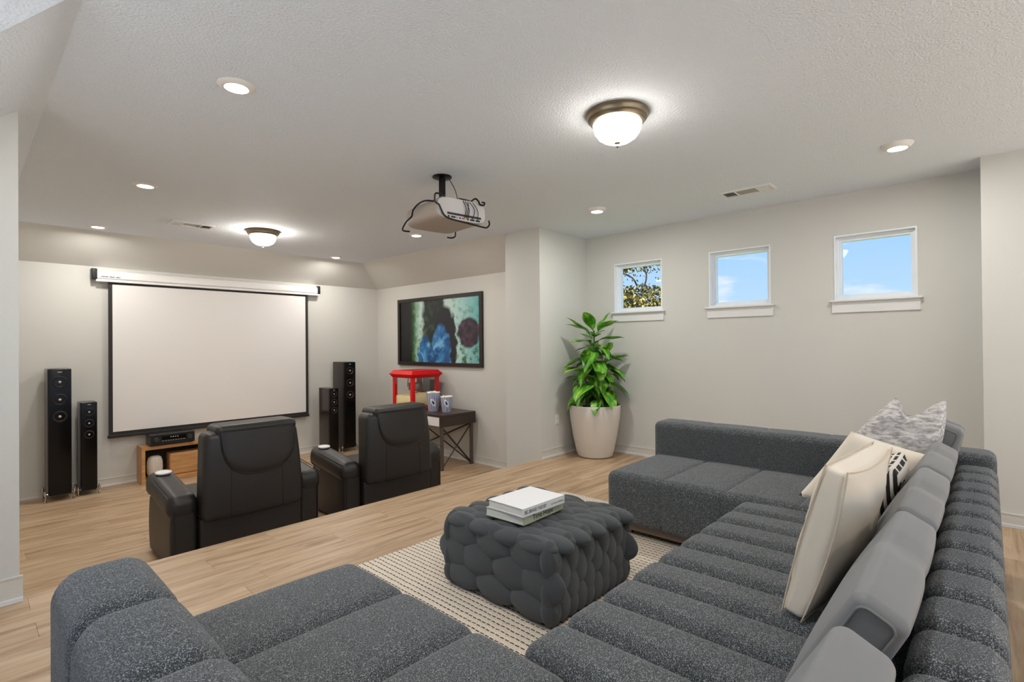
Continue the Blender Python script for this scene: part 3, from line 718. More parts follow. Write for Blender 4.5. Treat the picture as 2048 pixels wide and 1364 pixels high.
# ------------------------------------------------------------------ speakers
def speaker(name, label, x0, x1, yf, dep, z0, z1, rd, cents, rotz=0.0):
    w = x1-x0; t = thing(name, label, 'speaker', ((x0+x1)/2, yf+dep/2, LOW), (0, 0, rotz), 'tower speakers')
    b0 = z0-LOW; h = z1-z0
    part('cabinet', xf(rbox(w, dep-0.02, h, 0.008, 2, 1), (0, 0.01, b0+h/2)), 'speaker_veneer', t, smooth=True)
    part('front_baffle', xf(rbox(w*0.97, 0.03, h*0.995, 0.006, 2, 1), (0, -dep/2+0.005, b0+h/2)), 'gloss_black', t, smooth=True)
    yy = -dep/2-0.010
    for k, zc in enumerate(cents):
        d = part('driver', xf(lathe([(rd*0.86, 0.0), (rd*0.9, 0.008), (rd, 0.006), (rd*1.02, 0.0)], 32), (0, yy, zc-LOW), (PI/2, 0, 0)), 'amp_body', t, smooth=True)
        part('cone', xf(lathe([(rd*0.25, -0.014), (rd*0.6, -0.006), (rd*0.78, 0.001), (rd*0.84, 0.006), (rd*0.88, 0.002)], 32), (0, yy-0.0005, zc-LOW), (PI/2, 0, 0)), 'cone', d, smooth=True)
        part('dust_cap', xf(lathe([(0.0005, 0.012), (rd*0.12, 0.010), (rd*0.2, 0.004), (rd*0.24, -0.012)], 20), (0, yy, zc-LOW), (PI/2, 0, 0)), 'dust_cap', d, smooth=True)
    part('badge', box(-w*0.09, w*0.09, yy-0.001, yy+0.002, z1-LOW-0.038*h/1.3, z1-LOW-0.030*h/1.3), 'panel_text', t)
    for sx in (-1, 1):
        for sy in (-1, 1):
            px, py = sx*(w/2+0.018), sy*(dep/2-0.02)
            f = part('foot', join(tube([(sx*(w/2-0.03), py, b0+0.012), (px, py, b0+0.012)], 0.008, 8), xf(lathe([(0.006, 0.0), (0.014, 0.004), (0.014, 0.012), (0.006, 0.02), (0.006, b0-0.004), (0.014, b0+0.0), (0.014, b0+0.024), (0.007, b0+0.03), (0.007, b0+0.045), (0.0005, b0+0.047)], 14), (px, py, 0))), 'chrome', t, smooth=True)
    part('plinth', box(-w/2+0.01, w/2-0.01, -dep/2+0.02, dep/2-0.02, b0-0.012, b0), 'black_plastic', t)
speaker('tower_speaker', 'tallest black tower speaker at the left of the screen', 0.640, 0.838, 7.36, 0.30, -0.285, 1.068, 0.062, (0.925, 0.735, 0.553))
speaker('tower_speaker', 'shorter black tower speaker beside the left edge of the screen', 0.918, 1.066, 7.42, 0.24, -0.300, 0.68, 0.046, (0.57, 0.445, 0.318))
speaker('tower_speaker', 'tall black tower speaker at the right of the screen near the corner', 4.045, 4.245, 7.31, 0.34, -0.295, 1.035, 0.060, (0.90, 0.71, 0.525))
speaker('tower_speaker', 'shorter black tower speaker in front of the tall right-hand one', 3.725, 3.872, 7.16, 0.32, -0.300, 0.655, 0.048, (0.57, 0.45, 0.33))

# ------------------------------------------------------------------ low media unit and what stands in and on it
UX0, UX1, UY0, UY1, UZ1 = 1.485, 2.80, 7.44, 7.70, 0.088
t = thing('media_unit', 'low open oak media unit on the floor under the screen', 'media unit', ((UX0+UX1)/2, (UY0+UY1)/2, LOW))
hw, hd, hh = (UX1-UX0)/2, (UY1-UY0)/2, UZ1-LOW
part('top_board', box(-hw, hw, -hd, hd, hh-0.04, hh), 'oak_unit', t)
part('bottom_board', box(-hw, hw, -hd, hd, 0.003, 0.055), 'oak_unit', t)
for s in (-1, 1): part('side_board', box(min(s*hw, s*(hw-0.035)), max(s*hw, s*(hw-0.035)), -hd, hd, 0.055, hh-0.04), 'oak_unit', t)
part('back_board', box(-hw+0.035, hw-0.035, hd-0.012, hd, 0.055, hh-0.04), 'vent_dark', t)
bxo = part('storage_box', xf(rbox(0.74, 0.19, 0.27, 0.02, 3, 1), (0, 0, 0)), 'oak_unit', None, loc=(2.15, 7.575, LOW+0.0555+0.135), smooth=True)
tag(bxo, 'closed oak storage box inside the low media unit', 'box')
def ribbed(n=26):
    V, Fc = [], []; segs = n*6; prof = [(0.045, 0.0), (0.066, 0.012), (0.080, 0.06), (0.084, 0.13), (0.080, 0.20), (0.066, 0.245), (0.040, 0.262), (0.002, 0.265)]
    for r, z in prof:
        for i in range(segs):
            a = 2*PI*i/segs; k = 1-0.045*(0.5+0.5*math.cos(a*n))**3*(1 if 0.01 < z < 0.25 else 0.2)
            V.append((r*k*math.cos(a), r*k*math.sin(a), z))
    for k in range(len(prof)-1):
        for i in range(segs):
            j = (i+1) % segs; Fc.append((k*segs+i, k*segs+j, (k+1)*segs+j, (k+1)*segs+i))
    Fc.append(tuple(reversed(range(segs))))
    return V, Fc
o = part('ribbed_vase', ribbed(), 'ceramic', None, loc=(1.635, 7.535, LOW+0.0555), smooth=True); tag(o, 'cream vertically ribbed rounded vase inside the low media unit', 'vase')
t = thing('stereo_receiver', 'black stereo receiver with two knobs on the low media unit', 'receiver', (1.80, 7.522, UZ1+0.0005))
part('chassis', xf(rbox(0.47, 0.22, 0.128, 0.006, 2, 1), (0, 0, 0.074)), 'amp_body', t)
part('front_panel', xf(rbox(0.47, 0.012, 0.128, 0.003, 2, 1), (0, -0.114, 0.074)), 'black_plastic', t)
part('display', box(-0.12, 0.14, -0.1225, -0.1195, 0.068, 0.115), 'gloss_black', t)
for s in (-0.178, 0.178): part('knob', xf(lathe([(0.0005, 0.026), (0.026, 0.026), (0.029, 0.02), (0.030, 0.0)], 28), (s, -0.12, 0.078), (PI/2, 0, 0)), 'vent_dark', t, smooth=True)
part('button_row', join(*[box(-0.115+i*0.028, -0.1+i*0.028, -0.1235, -0.1195, 0.055, 0.060) for i in range(9)]), 'panel_text', t)
part('display_readout', join(*[box(-0.03+i*0.024, -0.018+i*0.024, -0.1235, -0.1225, 0.094, 0.104) for i in range(4)]), 'panel_text', t)
for s in (-0.2, 0.2):
    for q in (-0.08, 0.08): part('foot', xf(cyl(0.016, 0.0, 0.011, 14), (s, q, 0)), 'black_plastic', t)

# ------------------------------------------------------------------ console desk, popcorn machine, cups
DX0, DX1, DY0, DY1, DZ = 4.262, 4.865, 5.215, 6.72, 0.372
t = thing('console_desk', 'dark brown desk with white drawer front and crossed metal legs', 'desk', ((DX0+DX1)/2, (DY0+DY1)/2, LOW))
hx, hy, hz = (DX1-DX0)/2, (DY1-DY0)/2, DZ-LOW
part('desk_top', xf(rbox(2*hx, 2*hy, 0.03, 0.004, 2, 1), (0, 0, hz-0.015)), 'desk_espresso', t)
part('desk_body', box(-hx+0.018, hx, -hy, hy, hz-0.158, hz-0.03), 'desk_espresso', t)
for i in range(2):
    y0 = -hy+0.05+i*(2*hy-0.05)/2; y1 = y0+(2*hy-0.05)/2-0.05
    part('drawer_front', box(-hx, -hx+0.018, y0, y1, hz-0.150, hz-0.036), 'drawer_white', t)
for y0, y1 in ((-hy, -hy+0.05), (hy-0.05, hy), (-0.025, 0.025)): part('front_stile', box(-hx, -hx+0.018, y0, y1, hz-0.158, hz-0.03), 'desk_espresso', t)
for sy in (-1, 1):
    for sx in (-1, 1):
        cx, cy = sx*(hx-0.04), sy*(hy-0.05)
        part('leg', box(cx-0.022, cx+0.022, cy-0.014, cy+0.014, 0.001, hz-0.158), 'desk_metal', t)
    cy = sy*(hy-0.05); zt = hz-0.165
    for sg in (-1, 1): part('end_brace', tube([(-sg*(hx-0.04), cy, 0.02), (sg*(hx-0.04), cy, zt)], 0.013, 4), 'desk_espresso', t)
for sg in (-1, 1): part('back_brace', tube([(hx-0.04, -sg*(hy-0.06), 0.02), (hx-0.04, sg*(hy-0.06), hz-0.165)], 0.011, 4), 'desk_espresso', t)

PX0, PX1, PY0, PY1 = 4.30, 4.80, 5.90, 6.40
t = thing('popcorn_machine', 'red countertop popcorn machine with glass sides on the desk', 'popcorn machine', ((PX0+PX1)/2, (PY0+PY1)/2, DZ))
w = 0.24; PT = 0.45
part('base_tray', xf(rbox(2*w, 2*w, 0.06, 0.006, 2, 1), (0, 0, 0.031)), 'red_paint', t)
for sx in (-1, 1):
    for sy in (-1, 1):
        b = 0.026
        part('corner_post', xf(rbox(2*b, 2*b, PT-0.06, 0.004, 2, 1), (sx*(w-b), sy*(w-b), 0.06+(PT-0.06)/2)), 'red_paint', t)
def roof():
    prof = [(w-0.002, PT), (w+0.035, PT+0.05), (w+0.035, PT+0.056), (w-0.01, PT+0.105)]; V, Fc = [], []
    for r, z in prof: V += [(-r, -r, z), (r, -r, z), (r, r, z), (-r, r, z)]
    for k in range(3):
        for i in range(4): Fc.append((4*k+i, 4*k+(i+1) % 4, 4*k+4+(i+1) % 4, 4*k+4+i))
    Fc += [(3, 2, 1, 0), (12, 13, 14, 15)]
    return V, Fc
part('roof', roof(), 'red_paint', t)
for nm, g in (('glass_panel', box(-w+0.004, -w+0.008, -w+0.05, w-0.05, 0.06, PT)), ('glass_panel', box(-w+0.05, w-0.05, -w+0.004, -w+0.008, 0.06, PT)), ('glass_panel', box(-w+0.05, w-0.05, w-0.008, w-0.004, 0.06, PT))):
    part(nm, g, 'case_glass', t)
part('rear_panel', box(w-0.008, w-0.003, -w+0.05, w-0.05, 0.06, PT), 'steel', t)
kt = part('kettle', xf(lathe([(0.002, 0.0), (0.088, 0.0), (0.092, 0.006), (0.092, 0.10), (0.086, 0.104), (0.002, 0.108)], 32), (-0.01, 0.0, 0.26)), 'steel', t, smooth=True)
part('kettle_rim', xf(join(tube([(0.096*math.cos(2*PI*i/28), 0.096*math.sin(2*PI*i/28), 0.104) for i in range(28)], 0.006, 6, True), tube([(0.096*math.cos(2*PI*i/28), 0.096*math.sin(2*PI*i/28), 0.01) for i in range(28)], 0.004, 6, True), *[tube([(0.097*math.cos(a), 0.097*math.sin(a), 0.01), (0.097*math.cos(a), 0.097*math.sin(a), 0.104)], 0.004, 5) for a in [2*PI*i/8 for i in range(8)]]), (-0.01, 0, 0.26)), 'black_metal', kt)
part('kettle_arm', join(tube([(-0.05, 0.12, PT), (-0.07, 0.11, 0.30)], 0.007, 6), tube([(0.03, -0.05, PT), (0.06, -0.04, 0.34)], 0.012, 6), tube([(0.1, -0.03, PT), (0.095, -0.03, 0.34)], 0.012, 6)), 'steel', t)
part('control_box', xf(rbox(0.02, 0.13, 0.17, 0.006, 2, 1), (w-0.03, -0.13, 0.32)), 'black_plastic', t)
def popcorn_heap(nx, ny, sx, sy, hfun, rr, seed, zb):
    rnd = random.Random(seed); gs = []
    e = ellipsoid(1, 1, 1, 6, 4)
    for i in range(nx):
        for j in range(ny):
            x = -sx+2*sx*(i+0.5)/nx+rnd.uniform(-.3, .3)*sx/nx; y = -sy+2*sy*(j+0.5)/ny+rnd.uniform(-.3, .3)*sy/ny
            k = rr*rnd.uniform(0.8, 1.25)
            gs.append(xf(e, (x, y, zb+hfun(x, y)+rnd.uniform(-0.4, 0.5)*rr), (rnd.random()*3, rnd.random()*3, 0), (k, k*rnd.uniform(.7, 1.1), k*rnd.uniform(.7, 1))))
    return join(*gs)
hf = lambda x, y: 0.125+0.035*math.cos(x*7)*math.cos(y*6+0.5)
hb = [(-0.215+0.43*i/12, -0.215+0.43*j/12) for j in range(13) for i in range(13)]
V = [(x, y, 0.06+hf(x, y)) for x, y in hb]; Fc = [(j*13+i, j*13+i+1, (j+1)*13+i+1, (j+1)*13+i) for j in range(12) for i in range(12)]
# skirt so the heap is solid
nV = len(V); rim = [i for i in range(13)]+[13*k+12 for k in range(1, 13)]+[12*13+i for i in range(11, -1, -1)]+[13*k for k in range(11, 0, -1)]
V += [(V[i][0], V[i][1], 0.061) for i in rim]; m_ = len(rim)
Fc += [(rim[(i+1) % m_], rim[i], nV+i, nV+(i+1) % m_) for i in range(m_)]
pc = part('popcorn', join((V, Fc), popcorn_heap(22, 22, 0.205, 0.205, hf, 0.0105, 5, 0.06)), 'popcorn', t, smooth='all', kind='stuff')

def cup(label, x, y, h, r0, r1, rz, seed):
    t = thing('popcorn_cup', label, 'cup', (x, y, DZ+0.001), (0, 0, rz), 'striped popcorn cups')
    s = h/0.25
    def sc(x, y, z): return (x, y, z)
    c = part('paper_cup', lathe([(r0*0.98, 0.0), (r0, 0.002), (r1, h), (r1+0.004, h+0.003), (r1-0.003, h+0.001), (r0-0.004, 0.006)], 48, True), 'cup_print', t, smooth=True)
    rnd = random.Random(seed); e = ellipsoid(1, 1, 1, 8, 5)
    kern = finish(mesh('popcorn_kernel', e), 'popcorn_white', 'all')
    gs = []
    for i in range(46):
        a = rnd.random()*6.28; q = r1*math.sqrt(rnd.random())*0.92; k = rnd.uniform(0.012, 0.018)
        gs.append(xf(e, (q*math.cos(a), q*math.sin(a), h-0.004+rnd.uniform(0, 0.014)*(1.4-q/r1)), (0, 0, 0), (k, k, k*0.85)))
    part('popcorn', join(*gs, xf(cyl(r1*0.93, h*0.86, h-0.006, 24))), 'popcorn_white', t, smooth='all', kind='stuff')
cup('taller blue and white striped popcorn cup beside the popcorn machine', 4.475, 5.655, 0.255, 0.068, 0.098, 0.15, 1)
cup('smaller blue and white striped popcorn cup at the right on the desk', 4.535, 5.440, 0.205, 0.060, 0.084, 0.1, 2)

# ------------------------------------------------------------------ projector on its ceiling mount
t = thing('ceiling_projector', 'pale projector with black wire cage hanging from the ceiling mount', 'projector', (2.557, 3.10, H))
pb = math.radians(-7)
m1 = part('ceiling_plate', lathe([(0.075, 0.0), (0.075, -0.008), (0.066, -0.013), (0.002, -0.014)], 36), 'black_metal', t, smooth=True)
part('drop_column', xf(rbox(0.04, 0.04, 0.20, 0.006, 2, 1), (0, 0, -0.112)), 'black_metal', t)
part('mount_head', xf(rbox(0.075, 0.06, 0.03, 0.006, 2, 1), (0, 0, -0.215)), 'black_metal', t)
BW, BD, BH, BZ = 0.44, 0.46, 0.165, -0.315
def pbody():
    n = 28; V, Fc = [], []; prof = []
    for i in range(n):
        a = 2*PI*i/n; c, s = math.cos(a), math.sin(a); ex = 0.55
        x = BW/2*math.copysign(abs(c)**0.42, c); z = BH/2*math.copysign(abs(s)**0.62, s)
        if z < 0: x = BW/2*math.copysign(abs(c)**0.3, c)*1.0
        prof.append((x, z))
    ys = [(-BD/2, 0.93), (-BD/2+0.012, 0.985), (-BD/2+0.03, 1.0), (0, 1.0), (BD/2-0.04, 0.99), (BD/2-0.01, 0.95), (BD/2, 0.88)]
    for y, k in ys: V += [(x*k, y, z*k) for x, z in prof]
    for q in range(len(ys)-1):
        for i in range(n): Fc.append((q*n+i, q*n+(i+1) % n, (q+1)*n+(i+1) % n, (q+1)*n+i))
    Fc.append(tuple(reversed(range(n)))); Fc.append(tuple((len(ys)-1)*n+i for i in range(n)))
    return V, Fc
body = part('body', pbody(), 'projector_side', t, (0.0, -0.03, BZ), (0, 0, pb), smooth=True)
part('rear_shell', fn(pbody(), lambda x, y, z: (x*0.96, -BD/2-0.004+(y+BD/2)*0.012, z*0.94)), 'projector_shell', body, smooth=True)
part('lens_barrel', xf(lathe([(0.002, 0.03), (0.04, 0.03), (0.05, 0.035), (0.055, 0.02), (0.055, 0.0)], 28), (-0.10, BD/2, -0.005), (-PI/2, 0, 0)), 'vent_dark', body, smooth=True)
part('port_strip', box(-0.13, 0.17, -BD/2-0.0075, -BD/2-0.004, -0.045, -0.030), 'vent_dark', body)
for i, (xx, m_) in enumerate(((-0.12, 'black_plastic'), (-0.08, 'black_plastic'), (-0.045, 'vent_mesh'), (-0.02, 'jack_blue'), (0.005, 'jack_red'), (0.025, 'jack_yellow'), (0.05, 'black_plastic'), (0.09, 'black_plastic'), (0.14, 'black_plastic'))):
    part('jack', box(xx-0.006-(0.012 if i in (1, 7, 8) else 0), xx+0.006+(0.012 if i in (1, 7, 8) else 0), -BD/2-0.010, -BD/2-0.004, -0.066, -0.055), m_, body)
yb = -BD/2-0.02
def cage_loop(pts): return tube(smoothpath(pts, 6), 0.0065, 8)
w2, h2 = BW/2+0.02, BH/2+0.012
for g in (
    cage_loop([(-0.09, yb+0.15, h2+0.02), (-0.13, yb+0.05, h2), (-0.23, yb, h2-0.012), (-0.245, yb, h2-0.04), (-0.24, yb, 0.02), (-0.21, yb, 0.005), (-0.195, yb, -0.02), (-0.165, yb, -h2+0.03), (-0.11, yb, -h2+0.012), (0.0, yb, -h2+0.004), (0.17, yb, -h2-0.008), (0.215, yb, -h2-0.006), (0.24, yb, -h2+0.02), (0.235, yb, -h2+0.05)]),
    cage_loop([(-0.20, yb+0.02, 0.03), (-w2, -0.12, 0.055), (-w2-0.005, -0.02, 0.05), (-w2-0.008, 0.05, 0.02), (-w2-0.008, 0.07, -0.02), (-w2-0.012, 0.10, -0.035), (-w2-0.012, 0.16, -0.055), (-w2+0.005, BD/2+0.01, -h2), (-w2+0.07, BD/2+0.02, -h2-0.002)]),
    cage_loop([(w2-0.06, BD/2+0.015, -h2-0.004), (w2-0.02, BD/2+0.012, -h2-0.004), (w2, BD/2-0.01, -h2+0.008), (w2, BD/2-0.015, -h2+0.045)]),
    cage_loop([(0.10, yb+0.04, h2-0.005), (0.125, yb+0.02, h2+0.014), (0.14, yb, h2-0.01), (0.15, yb, h2-0.028), (0.185, yb, h2-0.03), (0.195, yb, h2-0.01), (0.175, yb+0.01, h2-0.006)])): part('cage_wire', g, 'black_metal', body, smooth=True)
for i, (xa, xb, bow) in enumerate(((0.0, 0.02, 0.012), (0.04, 0.035, -0.01), (0.06, 0.09, 0.03), (0.09, 0.14, 0.03), (0.02, 0.05, 0.02))):
    part('cable', tube(smoothpath([(0.03+0.1*0, yb+0.12, h2+0.0), (xa+0.0, yb+0.06, h2+0.006), (xa+0.01, yb+0.012, h2-0.03), (xa+bow+0.015, yb+0.004, 0.01), (xb, yb+0.012, -0.056)], 6), 0.0028, 6), 'black_plastic', body, smooth=True)
part('cable', tube(smoothpath([(0.055, -0.02, -0.012), (0.08, -0.06, -0.10), (0.075, -0.10, -0.2), (0.06, -0.14, -0.225)], 6), 0.003, 6), 'black_plastic', t, smooth=True)

# ------------------------------------------------------------------ recliners
def recliner(label, x0, x1, yr):
    W_ = x1-x0; t = thing('recliner_chair', label, 'recliner', ((x0+x1)/2, yr, LOW), group='black leather recliners')
    aw = 0.175; bw = W_-2*aw
    part('lower_back_panel', xf(rbox(bw-0.01, 0.10, 0.345, 0.02, 3, 3), (0, 0.10, 0.185)), 'leather', t, smooth=True)
    def shape(x, y, z):
        k = (z+0.36)/0.72
        xx = x*(1.0-0.085*k*k)
        yy = y + 0.05*k - (0.035*(1-(x/(bw/2))**2) if y < 0 else 0) + 0.02*math.sin(k*PI)*(-1)
        return (xx, yy, z)
    br = part('backrest', xf(fn(rbox(bw-0.012, 0.20, 0.665, 0.055, 5, 10), shape), (0, 0.10, 0.6675)), 'leather', t, smooth='all')
    for s in (-0.36, 0.36):
        part('panel_seam', tube([shape(s*bw*0.7, -0.1, z) and tuple(Vector(shape(s*bw*0.7, -0.1005, z))+Vector((0, 0.10, 0.6675))) for z in [-0.33+0.05*i for i in range(9)]], 0.0022, 5), 'leather_seam', br)
    # headrest flap over the top edge, rounded lower outline on the rear
    fw = bw*0.40; Hh = 0.34; nu, nv = 22, 12; V, Fc = [], []; off = bw*0.04
    rows = []
    for j in range(nv+1):
        row = []
        for i in range(nu+1):
            u = -1+2*i/nu; v = j/nv
            drop = Hh*max(0.0, 1-abs(u)**3.2)**(1/2.2) if abs(u) < 1 else 0
            x = u*fw+off; z = 0.355-v*drop
            edge = min(1.0, (1-abs(u))*6)*min(1.0, (1-v)*7)
            p = shape(x, -0.10, z)
            row.append(len(V)); V.append((p[0], p[1]-0.004-0.022*max(0, edge)**0.5, z))
        rows.append(row)
    for j in range(nv):
        for i in range(nu): Fc.append((rows[j][i], rows[j+1][i], rows[j+1][i+1], rows[j][i+1]))
    flap = (V, Fc)
    top = fn(rbox(2*fw, 0.27, 0.10, 0.045, 4, 6), lambda x, y, z: (x+off, y+0.05+0.008, z+0.352))
    hr = part('headrest_flap', xf(join(flap, top), (0, 0.10, 0.643)), 'leather', t, smooth='all')
    path = []
    for i in range(41):
        u = -1+2*i/40; drop = Hh*max(0.0, 1-abs(u)**3.2)**(1/2.2); z = 0.355-drop
        p = shape(u*fw+off, -0.10, z); path.append((p[0], p[1]+0.10-0.004, z+0.643))
    part('piping', tube(path, 0.0055, 6), 'leather_seam', hr, smooth=True)
    for s in (-1, 1):
        cx = s*(bw/2+aw/2)
        ap = part('arm_panel', xf(fn(rbox(aw-0.012, 0.66, 0.46, 0.035, 4, 6), lambda x, y, z: (x*(1+0.10*math.sin((z+0.23)/0.46*PI)), y, z)), (cx, 0.42, 0.235)), 'leather', t, smooth=True)
        ad = part('arm_pad', xf(fn(rbox(aw+0.03, 0.70, 0.17, 0.07, 5, 6), lambda x, y, z: (x, y, z*(1.0+0.12*math.cos(y*3.0))+0.045*(y/0.35) - (0.02 if y > 0.3 else 0))), (cx+s*0.006, 0.43, 0.505)), 'leather', t, smooth='all')
        part('arm_seam', tube([(cx+s*0.10, 0.10+0.06*i, 0.545+0.014*i*0.5) for i in range(9)], 0.004, 5), 'leather_seam', ad)
        part('rear_seam', tube([(cx-s*0.03+s*0.10, 0.088, 0.05+0.05*i) for i in range(9)], 0.004, 5), 'leather_seam', ap)
        part('cup_holder', xf(lathe([(0.046, 0.0), (0.046, 0.010), (0.041, 0.012), (0.038, 0.006), (0.002, 0.005)], 28), (cx+s*0.006, 0.64, 0.632), (0.09, 0, 0), (1.25, 1.25, 1)), 'drawer_white', ad, smooth=True)  # white colour stands in for the glossy reflection on the holder
    part('seat_cushion', xf(rbox(bw-0.02, 0.56, 0.20, 0.06, 4, 5), (0, 0.52, 0.38)), 'leather', t, smooth=True)
    part('footrest', xf(rbox(bw-0.03, 0.10, 0.30, 0.04, 4, 4), (0, 0.78, 0.24)), 'leather', t, smooth=True)
    part('base', box(-W_/2+0.08, W_/2-0.08, 0.14, 0.72, 0.002, 0.06), 'black_plastic', t)
recliner('left black leather recliner seen from behind, in front of the screen', 1.045, 2.175, 4.28)
recliner('right black leather recliner seen from behind, beside the desk', 2.42, 3.56, 4.28)

# ------------------------------------------------------------------ plant in tall pot
PXc, PYc = 4.985, 3.335
t = thing('plant_pot', 'tall cream tapered pot in the corner below the first window', 'pot', (PXc, PYc, 0))
part('pot_shell', lathe([(0.002, 0.001), (0.175, 0.001), (0.198, 0.012), (0.212, 0.05), (0.255, 0.25), (0.284, 0.45), (0.294, 0.585), (0.290, 0.592), (0.283, 0.587), (0.276, 0.50), (0.002, 0.495)], 56), 'ceramic', t, smooth=True)
part('soil', lathe([(0.272, 0.545), (0.12, 0.556), (0.002, 0.558)], 40), 'soil', t, smooth=True)
def leaf_mesh(L, Wd, droop, fold, seed):
    n = 12; V, Fc = [], []; rnd = random.Random(seed); tw = rnd.uniform(-0.2, 0.2)
    for i in range(n+1):
        s = i/n; wv = Wd*(math.sin(PI*s**0.8)**0.85)*(1-0.25*s)*0.5 if 0 < i < n else 0.0015
        ang = droop*s*s; x = L*(s-0.16*droop*s**3); z = -L*droop*0.5*s*s+0.02*L*math.sin(s*9)
        for j in (-1, -0.55, 0, 0.55, 1):
            V.append((x, wv*j, z+abs(j)*wv*fold+0.05*wv*math.sin(7*s+2*j)+tw*wv*j*s))
    for i in range(n):
        for j in range(4):
            a = i*5+j; Fc.append((a, a+5, a+6, a+1))
    return finish(mesh('leaf', (V, Fc)), 'leaf', 'all')
LM = [leaf_mesh(0.36, 0.185, 0.55, 0.32, 1), leaf_mesh(0.32, 0.19, 0.95, 0.28, 2), leaf_mesh(0.38, 0.16, 0.3, 0.45, 3), leaf_mesh(0.30, 0.185, 1.25, 0.25, 4)]
pl = thing('leafy_plant', 'bushy green plant with broad variegated leaves growing in the cream pot', 'plant', (PXc, PYc, 0.558))
stems = []
for k, (dx, dy, hgt) in enumerate(((0.0, 0.0, 0.88), (0.09, -0.08, 0.56), (-0.10, 0.05, 0.54), (0.04, 0.08, 0.42), (-0.08, -0.10, 0.40))):
    pts = [(dx*0.6, dy*0.6, -0.006), (dx*0.9, dy*0.9, hgt*0.4), (dx*1.1, dy*1.1, hgt*0.75), (dx*1.1, dy*1.1, hgt)]
    part('stem', tube(smoothpath(pts, 5), 0.010 if k == 0 else 0.008, 7), 'stem_green', pl, smooth=True); stems.append((dx, dy, hgt))
rnd = random.Random(21); gold = 2.399963; a = 0.4
spec = []
for k, (dx, dy, hgt) in enumerate(stems):
    n = (30, 16, 14, 11, 11)[k]
    for i in range(n):
        f = i/(n-1); z = hgt*(0.16+0.84*f) if k else hgt*(0.30+0.70*f); a += gold
        el = -0.30+1.15*f**2.2+rnd.uniform(-0.12, 0.12); sc = (0.80+0.25*math.sin(PI*min(1, f*1.1)))*rnd.uniform(0.85, 1.1)
        if k: sc *= 0.95
        spec.append((dx, dy, z, a, el, sc, rnd.choice((0, 1, 1, 3)) if f < 0.75 else rnd.choice((0, 2))))
spec.append((0, 0, 0.86, -0.75, 1.05, 1.12, 2)); spec.append((0, 0, 0.80, 2.6, 0.75, 0.95, 2))
for dx, dy, z, az, el, sc, mi in spec:
    # leaves that would reach the walls turn up a little and stay shorter
    rx = PXc+dx+math.cos(az)*0.40*sc; ry = PYc+dy+math.sin(az)*0.40*sc
    if rx > XW-0.03 or ry > YC0-0.03: sc *= 0.66; el = max(el, 0.25)
    pet = 0.06*sc; px, py = dx+math.cos(az)*pet, dy+math.sin(az)*pet
    rm = Euler((0, -el, az)).to_matrix().to_euler()
    inst('leaf', LM[mi], pl, (px, py, z+0.03), (rnd.uniform(-0.3, 0.3), -el, az), (sc, sc, sc))
    if sc > 0.75: part('petiole', tube([(dx, dy, z-0.01), (px, py, z+0.03)], 0.0035, 5), 'stem_green', pl)

# ------------------------------------------------------------------ rug
def rugmesh():
    return fn(rbox(2.75, 2.08, 0.012, 0.005, 2, 3), lambda x, y, z: (x, y, z+0.0065))
o = part('area_rug', rugmesh(), 'rug_weave', None, loc=(2.195, 1.675, 0.0005), smooth=True); tag(o, 'cream woven area rug with dark stitched lines under the ottoman', 'rug')

# ------------------------------------------------------------------ sectional sofa: three modules built of upholstered channels
def chan(sx, sy, sz, r, crown=0.018, ax=0):
    """padded channel: rounded block whose top swells"""
    g = rbox(sx, sy, sz, r, 5, 6)
    def f(x, y, z):
        u = min(1, abs(x)/(sx/2)); v = min(1, abs(y)/(sy/2)); q = (1-u**3)*(1-v**3)
        zz = z+(crown*q if z > 0 else 0)
        return (x, y, zz)
    return fn(g, f)
SEAT, BASE = 0.415, 0.085
def plinth_and_legs(t, x0, x1, y0, y1, lz=0.0135, lz2=None):
    part('plinth_rail', join(box(x0, x1, y0, y0+0.03, 0.05, BASE), box(x0, x1, y1-0.03, y1, 0.05, BASE), box(x0, x0+0.03, y0+0.03, y1-0.03, 0.05, BASE), box(x1-0.03, x1, y0+0.03, y1-0.03, 0.05, BASE)), 'plinth', t)
    for x in (x0+0.06, x1-0.06):
        for y in (y0+0.06, y1-0.06): part('leg', box(x-0.02, x+0.02, y-0.02, y+0.02, lz2 if (lz2 and x > x0+0.1) else lz, 0.05), 'plinth', t)
# near chaise (left foreground)
t = thing('sofa_chaise', 'dark grey boucle sofa chaise in the left foreground', 'sofa', (0, 0, 0), group='sectional sofa modules')
ND = 0.37; me = finish(mesh('seat_channel', chan(0.736, ND+0.036, SEAT-BASE, 0.06, 0.022)), 'boucle', 'all'); mb = finish(mesh('back_channel', chan(0.235, ND+0.05, 0.665-BASE, 0.075, 0.012)), 'boucle', 'all')
for i in range(6):
    yc = 1.925-ND*(i+0.5)
    if i < 5: inst('seat_channel', me, t, (0.745, yc, (SEAT+BASE)/2))
    inst('back_channel', mb, t, (0.285, yc, (0.665+BASE)/2))
plinth_and_legs(t, 0.22, 1.07, -0.2, 1.87, 0.001, 0.0135)
# middle run
t = thing('sofa_middle', 'long dark grey channel-tufted middle section of the sofa', 'sofa', (0, 0, 0), group='sectional sofa modules')
MP = 0.2085; ms = finish(mesh('seat_channel', chan(MP+0.002, 0.90, SEAT-BASE, 0.058, 0.012)), 'boucle', 'all'); mb2 = finish(mesh('back_channel', chan(MP+0.002, 0.17, 0.64-BASE, 0.05, 0.006)), 'boucle', 'all')
for i in range(9): inst('seat_channel', ms, t, (1.115+MP*(i+0.5), 0.58, (SEAT+BASE)/2))
for i in range(12): inst('back_channel', mb2, t, (1.115+MP*(i+0.5), 0.055, (0.64+BASE)/2))
plinth_and_legs(t, 1.14, 2.97, 0.0, 0.96)
